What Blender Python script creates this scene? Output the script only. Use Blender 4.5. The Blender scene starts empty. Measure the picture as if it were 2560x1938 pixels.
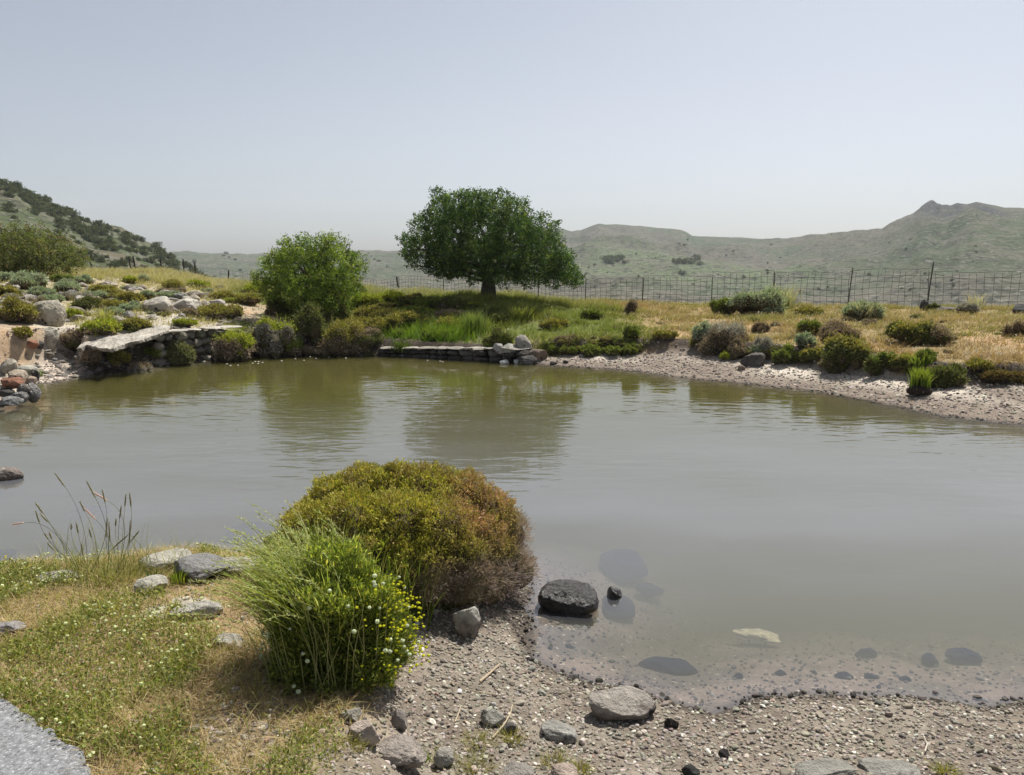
import bpy, math, random
import numpy as np
from mathutils import Vector, Matrix

R = math.radians
sc = bpy.context.scene
col = sc.collection
# ------------------------------------------------------------------ camera
FPX, CX, CY = 1923.0, 1280.0, 969.0          # focal length and centre in photo pixels (2560 x 1938)
CAMH, PITCH = 2.1, R(8.84)
cam_d = bpy.data.cameras.new("camera")
cam = bpy.data.objects.new("camera", cam_d)
col.objects.link(cam)
cam_d.sensor_width = 36.0
cam_d.lens = 36.0 * FPX / 2560.0
cam_d.clip_start = 0.05
cam_d.clip_end = 9000
cam.location = (0, 0, CAMH)
cam.rotation_euler = (R(90) - PITCH, 0, 0)
sc.camera = cam
# ------------------------------------------------------------------ world, sun, exposure
SUN_AZ, SUN_EL = R(32), R(57)
w = bpy.data.worlds.new("World")
sc.world = w
w.use_nodes = True
nt = w.node_tree
bg = nt.nodes["Background"]
sky = nt.nodes.new("ShaderNodeTexSky")
sky.sky_type = 'NISHITA'
sky.sun_disc = False
sky.sun_elevation = SUN_EL
sky.sun_rotation = SUN_AZ
sky.altitude = 300
sky.air_density = 0.9
sky.dust_density = 2.2
sky.ozone_density = 2.0
hs = nt.nodes.new("ShaderNodeHueSaturation")
hs.inputs["Saturation"].default_value = 0.48
nt.links.new(sky.outputs[0], hs.inputs["Color"])
tcw = nt.nodes.new("ShaderNodeTexCoord"); mpw = nt.nodes.new("ShaderNodeMapping"); mpw.inputs["Scale"].default_value = (1.2, 1.2, 4.0)
nzw = nt.nodes.new("ShaderNodeTexNoise"); nzw.inputs["Scale"].default_value = 1.1; nzw.inputs["Detail"].default_value = 4
nt.links.new(tcw.outputs["Generated"], mpw.inputs[0]); nt.links.new(mpw.outputs[0], nzw.inputs["Vector"])
mrw = nt.nodes.new("ShaderNodeMapRange"); mrw.inputs[1].default_value = .3; mrw.inputs[2].default_value = .7
veil = nt.nodes.new("ShaderNodeMix"); veil.data_type = 'RGBA'; veil.inputs[6].default_value = (.97, .985, 1.0, 1); veil.inputs[7].default_value = (1.035, 1.02, 1.02, 1)
nt.links.new(nzw.outputs[0], mrw.inputs[0]); nt.links.new(mrw.outputs[0], veil.inputs[0])
mlw = nt.nodes.new("ShaderNodeMix"); mlw.data_type = 'RGBA'; mlw.blend_type = 'MULTIPLY'; mlw.inputs[0].default_value = 1
nt.links.new(hs.outputs[0], mlw.inputs[6]); nt.links.new(veil.outputs[2], mlw.inputs[7]); nt.links.new(mlw.outputs[2], bg.inputs["Color"])
bg.inputs["Strength"].default_value = 0.0715
sun_d = bpy.data.lights.new("sun", 'SUN')
sun_d.energy = 5.0
sun_d.angle = R(0.6)
sun_d.color = (1.0, 0.95, 0.87)
sun = bpy.data.objects.new("sun", sun_d)
col.objects.link(sun)
to_sun = Vector((math.sin(SUN_AZ) * math.cos(SUN_EL), math.cos(SUN_AZ) * math.cos(SUN_EL), math.sin(SUN_EL)))
sun.rotation_euler = to_sun.to_track_quat('Z', 'Y').to_euler()
sun.location = (20, 30, 60)
sc.view_settings.view_transform = 'Standard'
sc.view_settings.look = 'None'
sc.view_settings.gamma = 1.0
sc.view_settings.use_curve_mapping = False
sc.view_settings.exposure = 0.62
sc.render.engine = 'CYCLES'
sc.cycles.max_bounces = 6
sc.cycles.transparent_max_bounces = 12
sc.cycles.volume_bounces = 0

# ------------------------------------------------------------------ numeric helpers
def smooth(e0, e1, x):
    t = np.clip((np.asarray(x, float) - e0) / (e1 - e0), 0, 1)
    return t * t * (3 - 2 * t)

def _h(ix, iy, iz, seed):
    n = (ix.astype(np.int64) * 374761393 + iy.astype(np.int64) * 668265263 + iz.astype(np.int64) * 2147483647 * 7 + seed * 1274126177) & 0xFFFFFFFF
    n = ((n ^ (n >> 13)) * 1274126177) & 0xFFFFFFFF
    n = ((n ^ (n >> 16)) * 2246822519) & 0xFFFFFFFF
    return ((n ^ (n >> 15)) & 0xFFFFFF) / float(0xFFFFFF)

def vnoise(x, y, z=None, seed=0):
    x = np.asarray(x, float); y = np.asarray(y, float)
    z = np.zeros_like(x) if z is None else np.asarray(z, float)
    ix, iy, iz = np.floor(x), np.floor(y), np.floor(z)
    fx, fy, fz = x - ix, y - iy, z - iz
    fx = fx * fx * (3 - 2 * fx); fy = fy * fy * (3 - 2 * fy); fz = fz * fz * (3 - 2 * fz)
    r = 0
    for dz in (0, 1):
        if dz == 1 and not np.any(fz): break
        wz = fz if dz else 1 - fz
        a = _h(ix, iy, iz + dz, seed); b = _h(ix + 1, iy, iz + dz, seed)
        c = _h(ix, iy + 1, iz + dz, seed); d = _h(ix + 1, iy + 1, iz + dz, seed)
        r = r + wz * ((a * (1 - fx) + b * fx) * (1 - fy) + (c * (1 - fx) + d * fx) * fy)
    return r

def fbm(x, y, scale=1.0, octv=4, seed=0, z=None):
    """0..1 fractal value noise; scale = size of the largest feature"""
    s, a, tot, f = 0, 1.0, 0, 1.0 / scale
    for o in range(octv):
        s = s + a * vnoise(np.asarray(x) * f + o * 17.3, np.asarray(y) * f - o * 9.1, None if z is None else np.asarray(z) * f + o * 5.7, seed + o)
        tot += a; a *= 0.5; f *= 2.03
    return s / tot

def ray(px, py):
    a, b = (px - CX) / FPX, (CY - py) / FPX
    c, s = math.cos(PITCH), math.sin(PITCH)
    return np.array([a, c + b * s, -s + b * c])

def at_z(px, py, z=0.0):
    d = ray(px, py); t = (z - CAMH) / d[2]
    return np.array([d[0] * t, d[1] * t, z])

def at_Y(px, py, Y):
    d = ray(px, py); t = Y / d[1]
    return np.array([d[0] * t, Y, CAMH + d[2] * t])

# ------------------------------------------------------------------ the pond outline (measured on the water plane)
SH = [(0, 1019), (60, 998), (93, 958), (128, 955), (198, 941), (272, 929), (389, 918), (505, 904), (622, 892), (739, 889), (860, 888), (965, 890),
      (1100, 897), (1245, 904), (1300, 908), (1339, 910), (1460, 919), (1521, 922), (1616, 931), (1711, 945), (1838, 956), (2000, 973),
      (2071, 984), (2212, 1008), (2353, 1038), (2560, 1062)]
SN = [(2560, 1752), (2468, 1769), (2382, 1757), (2268, 1741), (2160, 1742), (2040, 1738), (1898, 1741), (1840, 1766), (1784, 1786), (1699, 1762),
      (1619, 1735), (1556, 1718), (1471, 1706), (1385, 1676), (1332, 1645), (1315, 1590), (1330, 1550), (1305, 1515), (1330, 1480), (1300, 1430),
      (1180, 1395), (1000, 1375), (850, 1365), (750, 1372), (690, 1398), (640, 1412), (575, 1400), (520, 1405), (440, 1402), (338, 1425), (240, 1432), (175, 1432), (97, 1442),
      (0, 1458)]
pts = [at_z(*p)[:2] for p in SH] + [np.array(p) for p in ((8.6, 9.3), (10.2, 7.6), (9.6, 5.4), (7.2, 4.1), (4.4, 3.6))] \
    + [at_z(*p)[:2] for p in SN] + [np.array(p) for p in ((-5.6, 5.3), (-8.2, 6.2), (-10.2, 8.2), (-10.0, 10.2))]
POND = np.array(pts)

def pond_d(x, y):
    """signed distance to the shoreline, positive on land"""
    x = np.atleast_1d(np.asarray(x, float)); y = np.atleast_1d(np.asarray(y, float))
    shp = x.shape; X = x.ravel(); Y = y.ravel()
    best = np.full(X.size, 1e18); ins = np.zeros(X.size, bool)
    n = len(POND)
    for i in range(n):
        ax, ay = POND[i]; bx, by = POND[(i + 1) % n]
        ex, ey = bx - ax, by - ay
        t = np.clip(((X - ax) * ex + (Y - ay) * ey) / (ex * ex + ey * ey), 0, 1)
        d = (X - ax - t * ex) ** 2 + (Y - ay - t * ey) ** 2
        best = np.minimum(best, d)
        if ay != by:
            ins ^= ((ay > Y) != (by > Y)) & (X < ex * (Y - ay) / ey + ax)
    d = np.sqrt(best)
    return np.where(ins, -d, d).reshape(shp)

# height of the far bank and plateau: columns by bearing, each a list of (Y, z)
PROF = {
    -300: [(10, .5), (12, .85), (16, 1.2), (22, 1.6), (28, 1.95), (38, 2.1), (41, 1.8), (60, -3)],
    0:    [(11, .45), (13, .72), (14.5, .8), (17, 1.1), (22, 1.5), (27, 1.85), (34, 1.95), (38, 1.9), (41, 1.6), (60, -3)],
    200:  [(13, .5), (15, .58), (17, .82), (20, 1.15), (25, 1.55), (30, 1.8), (38, 1.84), (41, 1.5), (60, -3)],
    400:  [(15, .6), (17, .74), (20, 1.08), (25, 1.45), (30, 1.65), (38, 1.73), (41, 1.4), (60, -3)],
    560:  [(15, .45), (18.6, .6), (22, .92), (26, 1.2), (32, 1.32), (38, 1.28), (41, 1.0), (60, -3.2)],
    700:  [(15, .35), (18.8, .4), (22, .75), (26, 1.05), (32, 1.12), (38, 1.0), (41, .7), (60, -3.5)],
    850:  [(15, .3), (19, .34), (20.5, .62), (23, .93), (26, 1.03), (32, 1.0), (38, .85), (41, .5), (60, -3.8)],
    1000: [(15, .3), (18.8, .32), (20.5, .68), (22.5, .97), (26, 1.05), (31, .95), (36, .75), (39, .4), (60, -4)],
    1225: [(14, .3), (18.2, .31), (20, .68), (21.5, .95), (23, 1.12), (25.5, 1.10), (30, .85), (33, .70), (36, .4), (60, -4.5)],
    1450: [(12, .25), (16.5, .3), (18.5, .55), (20.5, .77), (23, .92), (25, .92), (28.5, .80), (31, .6), (34, .1), (60, -5.5)],
    1700: [(11, .2), (14, .28), (16, .42), (20, .66), (26.8, .85), (29, .6), (32, 0), (60, -6)],
    1900: [(10, .2), (13, .32), (15, .52), (20, .78), (25.6, .87), (28, .6), (31, -.1), (60, -6.2)],
    2200: [(8, .2), (11, .3), (13, .5), (16, .66), (20, .80), (24, .89), (27, .6), (30, -.2), (60, -6.5)],
    2400: [(8, .25), (11, .35), (13, .55), (16, .7), (20, .88), (22.5, .94), (26, .6), (29, -.2), (60, -6.5)],
    2560: [(7, .25), (10, .35), (12, .55), (16, .78), (20, .95), (21.5, .97), (25, .6), (28, -.2), (60, -6.5)],
    2900: [(6, .3), (9, .4), (12, .7), (18, .95), (21.5, 1.0), (25, .6), (28, -.2), (60, -6.5)],
}
_pk = sorted(PROF)
_Yg = np.linspace(0, 62, 249)
_tab = np.array([np.interp(_Yg, [a for a, b in PROF[k]], [b for a, b in PROF[k]]) for k in _pk])
_ker = np.array([1, 2, 3, 2, 1]) / 9.0
_tab = np.array([np.convolve(np.pad(r, 2, mode='edge'), _ker, mode='valid') for r in _tab])

def far_base(x, y):
    u = np.clip(CX + FPX * x / np.maximum(y, 1.0), _pk[0], _pk[-1])
    k = np.clip(np.searchsorted(_pk, u) - 1, 0, len(_pk) - 2)
    pk = np.array(_pk, float)
    f = (u - pk[k]) / (pk[k + 1] - pk[k]); f = f * f * (3 - 2 * f)
    yi = np.clip(y / 0.25, 0, len(_Yg) - 1.001); yk = yi.astype(int); fy = yi - yk
    a = _tab[k, yk] * (1 - fy) + _tab[k, yk + 1] * fy
    b = _tab[k + 1, yk] * (1 - fy) + _tab[k + 1, yk + 1] * fy
    return a * (1 - f) + b * f

def U(x, y):
    return CX + FPX * x / np.maximum(y, 0.5)

def ground_h(x, y, detail=True, d=None):
    x = np.asarray(x, float); y = np.asarray(y, float)
    if d is None: d = pond_d(x, y).reshape(x.shape)
    wx = d + (fbm(x, y, 1.3, 3, 11) - .5) * .5 * smooth(.1, .8, d)      # broken edge
    u = U(x, y)
    far = smooth(6.5, 9.0, y + np.abs(x) * .15)
    # --- far side
    base = far_base(x, y)
    lump = (fbm(x, y, 2.2, 4, 3) - .5) * (.22 + .30 * smooth(640, 760, u) * smooth(1500, 1300, u)) * smooth(1.0, 4, d) + (fbm(x, y, .5, 3, 5) - .5) * .06 * smooth(.4, 1.2, d)
    lump = lump * (1 + 1.0 * smooth(700, 300, u))
    steep = smooth(175, 215, u) * smooth(1335, 1290, u)                      # walls and cut bank
    beach_w = np.interp(u, [1300, 1400, 1600, 1750, 1900, 2100, 2250, 2400, 2560, 2800], [.6, .9, 1.5, 2.0, 1.8, 1.45, 1.5, 1.5, 2.1, 2.2])
    beach_w = np.where(u < 800, 1.3, beach_w)
    pb = .14 * np.minimum(wx, beach_w) + (base - .14 * beach_w) * smooth(beach_w - .02, beach_w + .22, wx)
    ps = base * smooth(0, 1, wx / (.42 + .5 * smooth(420, 370, u)))
    land_f = pb * (1 - steep) + ps * steep
    land_f = np.minimum(land_f, .03 + 6 * np.maximum(d, 0)) + lump
    # --- near side
    left = smooth(1080, 820, u) * smooth(6.5, 5.5, y)
    spit = np.exp(-(((x + .62) / .75) ** 2 + ((y - 4.45) / .8) ** 2))
    nb = .085 * np.minimum(d, 6) + .012 * smooth(0, .05, d) + spit * .10 * smooth(0, .3, d)
    nl = .24 * smooth(0, .55, d) + .05 * np.clip(d, 0, 3)
    land_n = nb * (1 - left) + nl * left
    land_n = land_n + (fbm(x, y, .6, 4, 21) - .5) * .07 * smooth(.05, .6, d) + (fbm(x, y, .05, 3, 22) - .5) * .012 * smooth(0, .1, d)
    land = land_n * (1 - far) + land_f * far
    # --- under water
    dd = np.maximum(-d, 0)
    ns = .15 * dd + .06 * dd * dd
    fs = .35 * dd + .1 * dd * dd
    uw = -np.minimum(ns * (1 - far) + fs * far, 1.0) + (fbm(x, y, .45, 3, 31) - .5) * .05 * smooth(.05, .6, dd)
    z = np.where(d > 0, land, uw)
    if detail:
        z = z + (fbm(x, y, .11, 2, 41) - .5) * .02 * smooth(0.1, .5, d) * smooth(0, 6, y)
    return z

def hit(px, py, y0=1.5, y1=60):
    """where the sight line through a photo pixel meets the ground"""
    d = ray(px, py)
    Y = y0 * (y1 / y0) ** np.linspace(0, 1, 900)
    t = Y / d[1]
    g = ground_h(d[0] * t, Y, False)
    below = (CAMH + d[2] * t) < np.maximum(g, -5)
    i = int(np.argmax(below)) if below.any() else len(Y) - 1
    if i > 0:
        f0 = CAMH + d[2] * t[i - 1] - g[i - 1]; f1 = CAMH + d[2] * t[i] - g[i]
        k = f0 / (f0 - f1) if f0 != f1 else 0
        T = t[i - 1] + (t[i] - t[i - 1]) * min(max(k, 0), 1)
    else: T = t[0]
    x, y = d[0] * T, d[1] * T
    return np.array([x, y, float(ground_h(np.array([x]), np.array([y]), False)[0])])

# ------------------------------------------------------------------ mesh helpers
def mesh_np(name, V, F, cols=None, smooth_=False, mats=(), midx=None):
    """V (n,3); F = list of int arrays (m,3) or (m,4); cols per vertex (n,3)"""
    me = bpy.data.meshes.new(name)
    V = np.asarray(V, np.float32)
    if not isinstance(F, (list, tuple)): F = [F]
    F = [np.asarray(f, np.int32) for f in F if len(f)]
    nl = sum(f.size for f in F); nf = sum(len(f) for f in F)
    me.vertices.add(len(V)); me.vertices.foreach_set("co", V.ravel())
    me.loops.add(nl); me.loops.foreach_set("vertex_index", np.concatenate([f.ravel() for f in F]))
    me.polygons.add(nf)
    tot = np.concatenate([np.full(len(f), f.shape[1], np.int32) for f in F])
    me.polygons.foreach_set("loop_start", np.concatenate([[0], np.cumsum(tot)[:-1]]).astype(np.int32))
    me.polygons.foreach_set("use_smooth", np.full(nf, bool(smooth_)))
    if midx is not None: me.polygons.foreach_set("material_index", np.asarray(midx, np.int32))
    for m in mats: me.materials.append(m)
    if cols is not None:
        ca = me.color_attributes.new("Col", 'FLOAT_COLOR', 'POINT')
        c = np.ones((len(V), 4), np.float32); c[:, :3] = cols
        ca.data.foreach_set("color", c.ravel())
    me.update(calc_edges=True)
    return me

def obj(name, me, parent=None, loc=(0, 0, 0), rot=(0, 0, 0), scale=(1, 1, 1), label=None, cat=None, group=None, kind=None):
    o = bpy.data.objects.new(name, me)
    col.objects.link(o)
    o.location = [float(v) for v in loc]; o.rotation_euler = rot; o.scale = [float(v) for v in scale]
    if parent is not None: o.parent = parent
    if label: o["label"] = label
    if cat: o["category"] = cat
    if group: o["group"] = group
    if kind: o["kind"] = kind
    return o

class Geo:
    def __init__(s): s.V = []; s.T = []; s.Q = []; s.C = []; s.n = 0
    def add(s, V, T=None, Q=None, C=(.5, .5, .5)):
        V = np.asarray(V, float).reshape(-1, 3)
        s.V.append(V)
        C = np.asarray(C, float)
        s.C.append(np.tile(C, (len(V), 1)) if C.ndim == 1 else C)
        if T is not None and len(T): s.T.append(np.asarray(T) + s.n)
        if Q is not None and len(Q): s.Q.append(np.asarray(Q) + s.n)
        s.n += len(V)
    def mesh(s, name, mat, smooth_=False):
        F = []
        if s.T: F.append(np.concatenate(s.T))
        if s.Q: F.append(np.concatenate(s.Q))
        return mesh_np(name, np.concatenate(s.V), F, np.concatenate(s.C), smooth_, [mat])

def tube(g, P, rad, C, sides=6, cap=True):
    P = np.asarray(P, float); n = len(P); rad = np.broadcast_to(np.asarray(rad, float), (n,))
    T = np.gradient(P, axis=0); T /= np.linalg.norm(T, axis=1)[:, None] + 1e-9
    a = np.array([0., 0, 1]) if abs(T[0, 2]) < .9 else np.array([1., 0, 0])
    A = np.cross(T, a); A /= np.linalg.norm(A, axis=1)[:, None] + 1e-9
    B = np.cross(T, A)
    th = np.arange(sides) * 2 * np.pi / sides
    V = P[:, None, :] + rad[:, None, None] * (np.cos(th)[None, :, None] * A[:, None, :] + np.sin(th)[None, :, None] * B[:, None, :])
    V = V.reshape(-1, 3)
    i = np.arange(n - 1)[:, None] * sides; j = np.arange(sides)[None, :]; k = (j + 1) % sides
    Q = np.stack([i + j, i + k, i + sides + k, i + sides + j], -1).reshape(-1, 4)
    Tt = None
    if cap:
        V = np.vstack([V, P[0], P[-1]]); c0, c1 = n * sides, n * sides + 1
        jj = np.arange(sides); kk = (jj + 1) % sides
        Tt = np.vstack([np.stack([np.full(sides, c0), kk, jj], 1), np.stack([np.full(sides, c1), (n - 1) * sides + jj, (n - 1) * sides + kk], 1)])
    g.add(V, Tt, Q, C)

def _ico(sub):
    t = (1 + 5 ** .5) / 2
    V = np.array([(-1, t, 0), (1, t, 0), (-1, -t, 0), (1, -t, 0), (0, -1, t), (0, 1, t), (0, -1, -t), (0, 1, -t), (t, 0, -1), (t, 0, 1), (-t, 0, -1), (-t, 0, 1)], float)
    V /= np.linalg.norm(V[0])
    F = np.array([(0, 11, 5), (0, 5, 1), (0, 1, 7), (0, 7, 10), (0, 10, 11), (1, 5, 9), (5, 11, 4), (11, 10, 2), (10, 7, 6), (7, 1, 8), (3, 9, 4), (3, 4, 2), (3, 2, 6), (3, 6, 8), (3, 8, 9), (4, 9, 5), (2, 4, 11), (6, 2, 10), (8, 6, 7), (9, 8, 1)])
    for _ in range(sub):
        E = np.sort(np.vstack([F[:, [0, 1]], F[:, [1, 2]], F[:, [2, 0]]]), axis=1)
        ue, inv = np.unique(E, axis=0, return_inverse=True)
        inv = inv.ravel()
        M = V[ue[:, 0]] + V[ue[:, 1]]; M /= np.linalg.norm(M, axis=1)[:, None]
        m = len(F); b = len(V)
        ab, bc, ca = inv[:m] + b, inv[m:2 * m] + b, inv[2 * m:] + b
        F = np.vstack([np.stack([F[:, 0], ab, ca], 1), np.stack([F[:, 1], bc, ab], 1), np.stack([F[:, 2], ca, bc], 1), np.stack([ab, bc, ca], 1)])
        V = np.vstack([V, M])
    return V, F
ICO = [_ico(i) for i in range(6)]

def unit(a):
    return a / (np.linalg.norm(a, axis=-1, keepdims=True) + 1e-9)

def rock_verts(seed, size, sub=4, facets=14, rough=.06, soft=.25, fine=.02):
    """a boulder: a sphere cut by random planes, worn edges, pitted surface"""
    rng = np.random.default_rng(seed)
    D, F = ICO[sub]
    N = unit(rng.normal(size=(facets, 3)))
    off = rng.uniform(.62, .98, facets)
    q = D @ N.T
    r = np.where(q > .05, off[None, :] / np.maximum(q, .05), 9)
    r = np.minimum(r.min(axis=1), 1.12)
    r = r * (1 - soft) + soft * .85
    V = D * r[:, None]
    s = seed * 3.7 % 50
    n1 = fbm(V[:, 0] + s, V[:, 1] + s, .7, 3, seed, V[:, 2] + s) - .5
    n2 = fbm(V[:, 0] + s, V[:, 1] - s, .14, 3, seed + 5, V[:, 2] + s) - .5
    V = V * (1 + rough * 2.4 * n1 + fine * 2 * n2)[:, None]
    return V * np.asarray(size, float), F

def leaf_quads(g, P, D, L, W, C, rng, roll=True):
    """diamond leaves: P base points, D unit directions, L lengths, W widths, C colours (n,3)"""
    n = len(P)
    if not n: return
    a = unit(np.cross(D, unit(rng.normal(size=(n, 3)))))
    L = np.broadcast_to(np.asarray(L, float), (n,))[:, None]; W = np.broadcast_to(np.asarray(W, float), (n,))[:, None]
    nrm = np.cross(D, a)
    V = np.stack([P, P + D * L * .5 + a * W * .5 + nrm * W * .12, P + D * L, P + D * L * .5 - a * W * .5 + nrm * W * .12], 1).reshape(-1, 3)
    Q = np.arange(n * 4).reshape(-1, 4)
    g.add(V, None, Q, np.repeat(C, 4, axis=0))

def blades(g, P, H, lean, Wd, C0, C1, rng, seg=2, az=None):
    """curved grass blades. P base (n,3), H height, lean horizontal reach, widths, base/tip colours"""
    n = len(P)
    if not n: return
    if az is None: az = rng.uniform(0, 2 * np.pi, n)
    d = np.stack([np.cos(az), np.sin(az), np.zeros(n)], 1)
    fa = rng.uniform(0, np.pi, n)
    s = np.stack([np.cos(fa), np.sin(fa), np.zeros(n)], 1)
    ring = []; cc = []
    for k in range(seg):
        t = k / seg
        c = P + d * (lean * t ** 1.9)[:, None]; c = c + np.array([0, 0, 1.]) * (H * (t * (1.25 - .25 * t)))[:, None]
        wv = s * (Wd * (1 - .55 * t) * .5)[:, None]
        ring += [c - wv, c + wv]
        cl = C0 * (1 - t) + C1 * t; cc += [cl, cl]
    tip = P + d * lean[:, None] + np.array([0, 0, 1.]) * H[:, None]
    ring.append(tip); cc.append(C1)
    m = 2 * seg + 1
    V = np.stack(ring, 1).reshape(-1, 3); C = np.stack(cc, 1).reshape(-1, 3)
    b = (np.arange(n) * m)[:, None]
    Q = []
    for k in range(seg - 1):
        Q.append(b + np.array([[2 * k, 2 * k + 1, 2 * k + 3, 2 * k + 2]]))
    T = b + np.array([[2 * seg - 2, 2 * seg - 1, 2 * seg]])
    g.add(V, T, np.concatenate(Q) if Q else None, C)

def pick(pal, n, rng, jit=.16):
    """random colours out of [(weight,(r,g,b))...] with jitter"""
    wts = np.array([p[0] for p in pal], float); wts /= wts.sum()
    cs = np.array([p[1] for p in pal], float)
    c = cs[rng.choice(len(pal), n, p=wts)]
    return np.clip(c * (1 + rng.normal(0, jit, (n, 1))) * (1 + rng.normal(0, jit * .35, (n, 3))), .004, .9)

# ------------------------------------------------------------------ materials
def new_mat(name):
    m = bpy.data.materials.new(name); m.use_nodes = True
    n = m.node_tree; b = n.nodes["Principled BSDF"]
    return m, n, b, n.nodes["Material Output"]

def leaf_mat(name, trans=.35, rough=.55, spec=.25, tcol=(1.15, 1.2, .55)):
    m, n, b, out = new_mat(name)
    at = n.nodes.new("ShaderNodeAttribute"); at.attribute_name = "Col"
    n.links.new(at.outputs["Color"], b.inputs["Base Color"])
    b.inputs["Roughness"].default_value = rough
    b.inputs["Specular IOR Level"].default_value = spec
    tr = n.nodes.new("ShaderNodeBsdfTranslucent")
    mu = n.nodes.new("ShaderNodeMix"); mu.data_type = 'RGBA'; mu.blend_type = 'MULTIPLY'; mu.inputs[0].default_value = 1
    n.links.new(at.outputs["Color"], mu.inputs[6]); mu.inputs[7].default_value = (*tcol, 1)
    n.links.new(mu.outputs[2], tr.inputs["Color"])
    mx = n.nodes.new("ShaderNodeMixShader"); mx.inputs[0].default_value = trans
    n.links.new(b.outputs[0], mx.inputs[1]); n.links.new(tr.outputs[0], mx.inputs[2])
    n.links.new(mx.outputs[0], out.inputs["Surface"])
    return m

def surf_mat(name, scale=6, amt=.35, rough=.9, bump=.3, bscale=40, bdist=.02, spec=.2, speck=None, hue=0, sscale=60, coord="Object"):
    """attribute colour broken up by two noises, with bump; speck = (dark,light) colours of small marks"""
    m, n, b, out = new_mat(name)
    L = n.links.new
    at = n.nodes.new("ShaderNodeAttribute"); at.attribute_name = "Col"
    tc = n.nodes.new("ShaderNodeTexCoord")
    n1 = n.nodes.new("ShaderNodeTexNoise"); n1.inputs["Scale"].default_value = scale; n1.inputs["Detail"].default_value = 8; n1.inputs["Roughness"].default_value = .65
    L(tc.outputs[coord], n1.inputs["Vector"])
    mr = n.nodes.new("ShaderNodeMapRange"); mr.inputs[1].default_value = .3; mr.inputs[2].default_value = .7
    mr.inputs[3].default_value = 1 - amt; mr.inputs[4].default_value = 1 + amt
    L(n1.outputs[0], mr.inputs[0])
    mu = n.nodes.new("ShaderNodeVectorMath"); mu.operation = 'SCALE'
    L(at.outputs["Color"], mu.inputs[0]); L(mr.outputs[0], mu.inputs["Scale"])
    last = mu.outputs[0]
    if speck:
        n3 = n.nodes.new("ShaderNodeTexNoise"); n3.inputs["Scale"].default_value = sscale; n3.inputs["Detail"].default_value = 3
        L(tc.outputs[coord], n3.inputs["Vector"])
        for cl, lo, hi in speck:
            m3 = n.nodes.new("ShaderNodeMapRange"); m3.inputs[1].default_value = lo; m3.inputs[2].default_value = hi
            L(n3.outputs[0], m3.inputs[0])
            mx = n.nodes.new("ShaderNodeMix"); mx.data_type = 'RGBA'
            L(m3.outputs[0], mx.inputs[0]); L(last, mx.inputs[6]); mx.inputs[7].default_value = (*cl, 1)
            last = mx.outputs[2]
    L(last, b.inputs["Base Color"])
    b.inputs["Roughness"].default_value = rough
    b.inputs["Specular IOR Level"].default_value = spec
    nb = n.nodes.new("ShaderNodeTexNoise"); nb.inputs["Scale"].default_value = bscale; nb.inputs["Detail"].default_value = 6; nb.inputs["Roughness"].default_value = .7
    L(tc.outputs[coord], nb.inputs["Vector"])
    bp = n.nodes.new("ShaderNodeBump"); bp.inputs["Strength"].default_value = bump; bp.inputs["Distance"].default_value = bdist
    L(nb.outputs[0], bp.inputs["Height"]); L(bp.outputs[0], b.inputs["Normal"])
    return m

M_LEAF = leaf_mat("leaf_green", .42)
M_SHRUB = leaf_mat("shrub_leaf", .25, .7, .15, (1.1, 1.1, .6))
M_GRASS = leaf_mat("grass_blade", .4, .55, .2, (1.1, 1.1, .5))
M_DRY = leaf_mat("dry_stalk", .2, .7, .15, (1.05, 1.0, .7))
M_PETAL = leaf_mat("petal", .3, .8, .1, (1, 1, .9))
M_BARK = surf_mat("bark", 9, .4, .9, .6, 30, .03)
M_ROCK = surf_mat("weathered_rock", 3.5, .42, .92, 1.0, 22, .05, .2, [((.035, .03, .028), .60, .70), ((.46, .44, .38), .36, .28)], sscale=9)
M_STONE = surf_mat("loose_stone", 9, .3, .9, .5, 60, .012, .2, [((.05, .045, .04), .66, .74)], sscale=26)
M_SUNK = surf_mat("sunken_stone", 9, .4, 1, .5, 30, .03, 0)
M_WET = surf_mat("wet_black_rock", 9, .4, .28, .8, 30, .03, .6)
M_PEB = surf_mat("pebble", 30, .2, .85, .25, 150, .003, .25)
M_GROUND = surf_mat("earth", 5, .3, .95, .9, 45, .02, .1, [((.05, .038, .028), .63, .72), ((.42, .37, .30), .36, .28)], sscale=34)
M_WIRE = surf_mat("rusty_wire", 3, .3, .7, .1, 50, .002, .3)
# ------------------------------------------------------------------ distant land
def elev_of(px, py):
    d = ray(px, py); return math.atan2(d[0], d[1]), math.atan2(d[2], math.hypot(d[0], d[1]))
RIDGE = [(-900, 600), (-300, 610), (100, 625), (416, 632), (470, 631), (540, 635), (620, 636), (660, 633), (700, 629), (760, 632), (850, 630), (950, 628), (1010, 627), (1100, 622),
         (1200, 612), (1290, 596), (1366, 573), (1385, 572), (1410, 576), (1427, 582), (1452, 578), (1475, 568), (1496, 561), (1553, 561), (1616, 567), (1702, 575), (1716, 581), (1730, 589),
         (1775, 592), (1854, 594), (1933, 599), (1966, 600), (2029, 588), (2142, 579), (2205, 576), (2247, 554), (2290, 533), (2307, 521), (2332, 514), (2353, 525), (2371, 527),
         (2410, 512), (2441, 505), (2476, 512), (2512, 519), (2560, 520), (2700, 525), (3200, 560), (4000, 600)]
_ra = np.array([elev_of(*p)[0] for p in RIDGE]); _re = np.array([elev_of(*p)[1] for p in RIDGE])
LEFTR = [(-900, 300), (-400, 380), (-150, 425), (0, 453), (39, 463), (60, 474), (117, 502), (167, 523), (200, 541), (233, 556), (268, 562), (303, 570), (330, 585), (350, 599), (389, 614), (416, 632), (440, 646), (467, 662),
         (505, 692), (552, 712), (620, 745), (700, 800), (900, 900)]
_la = np.array([elev_of(*p)[0] for p in LEFTR]); _le = np.array([elev_of(*p)[1] for p in LEFTR])
RLEFT = 330.0
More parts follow.
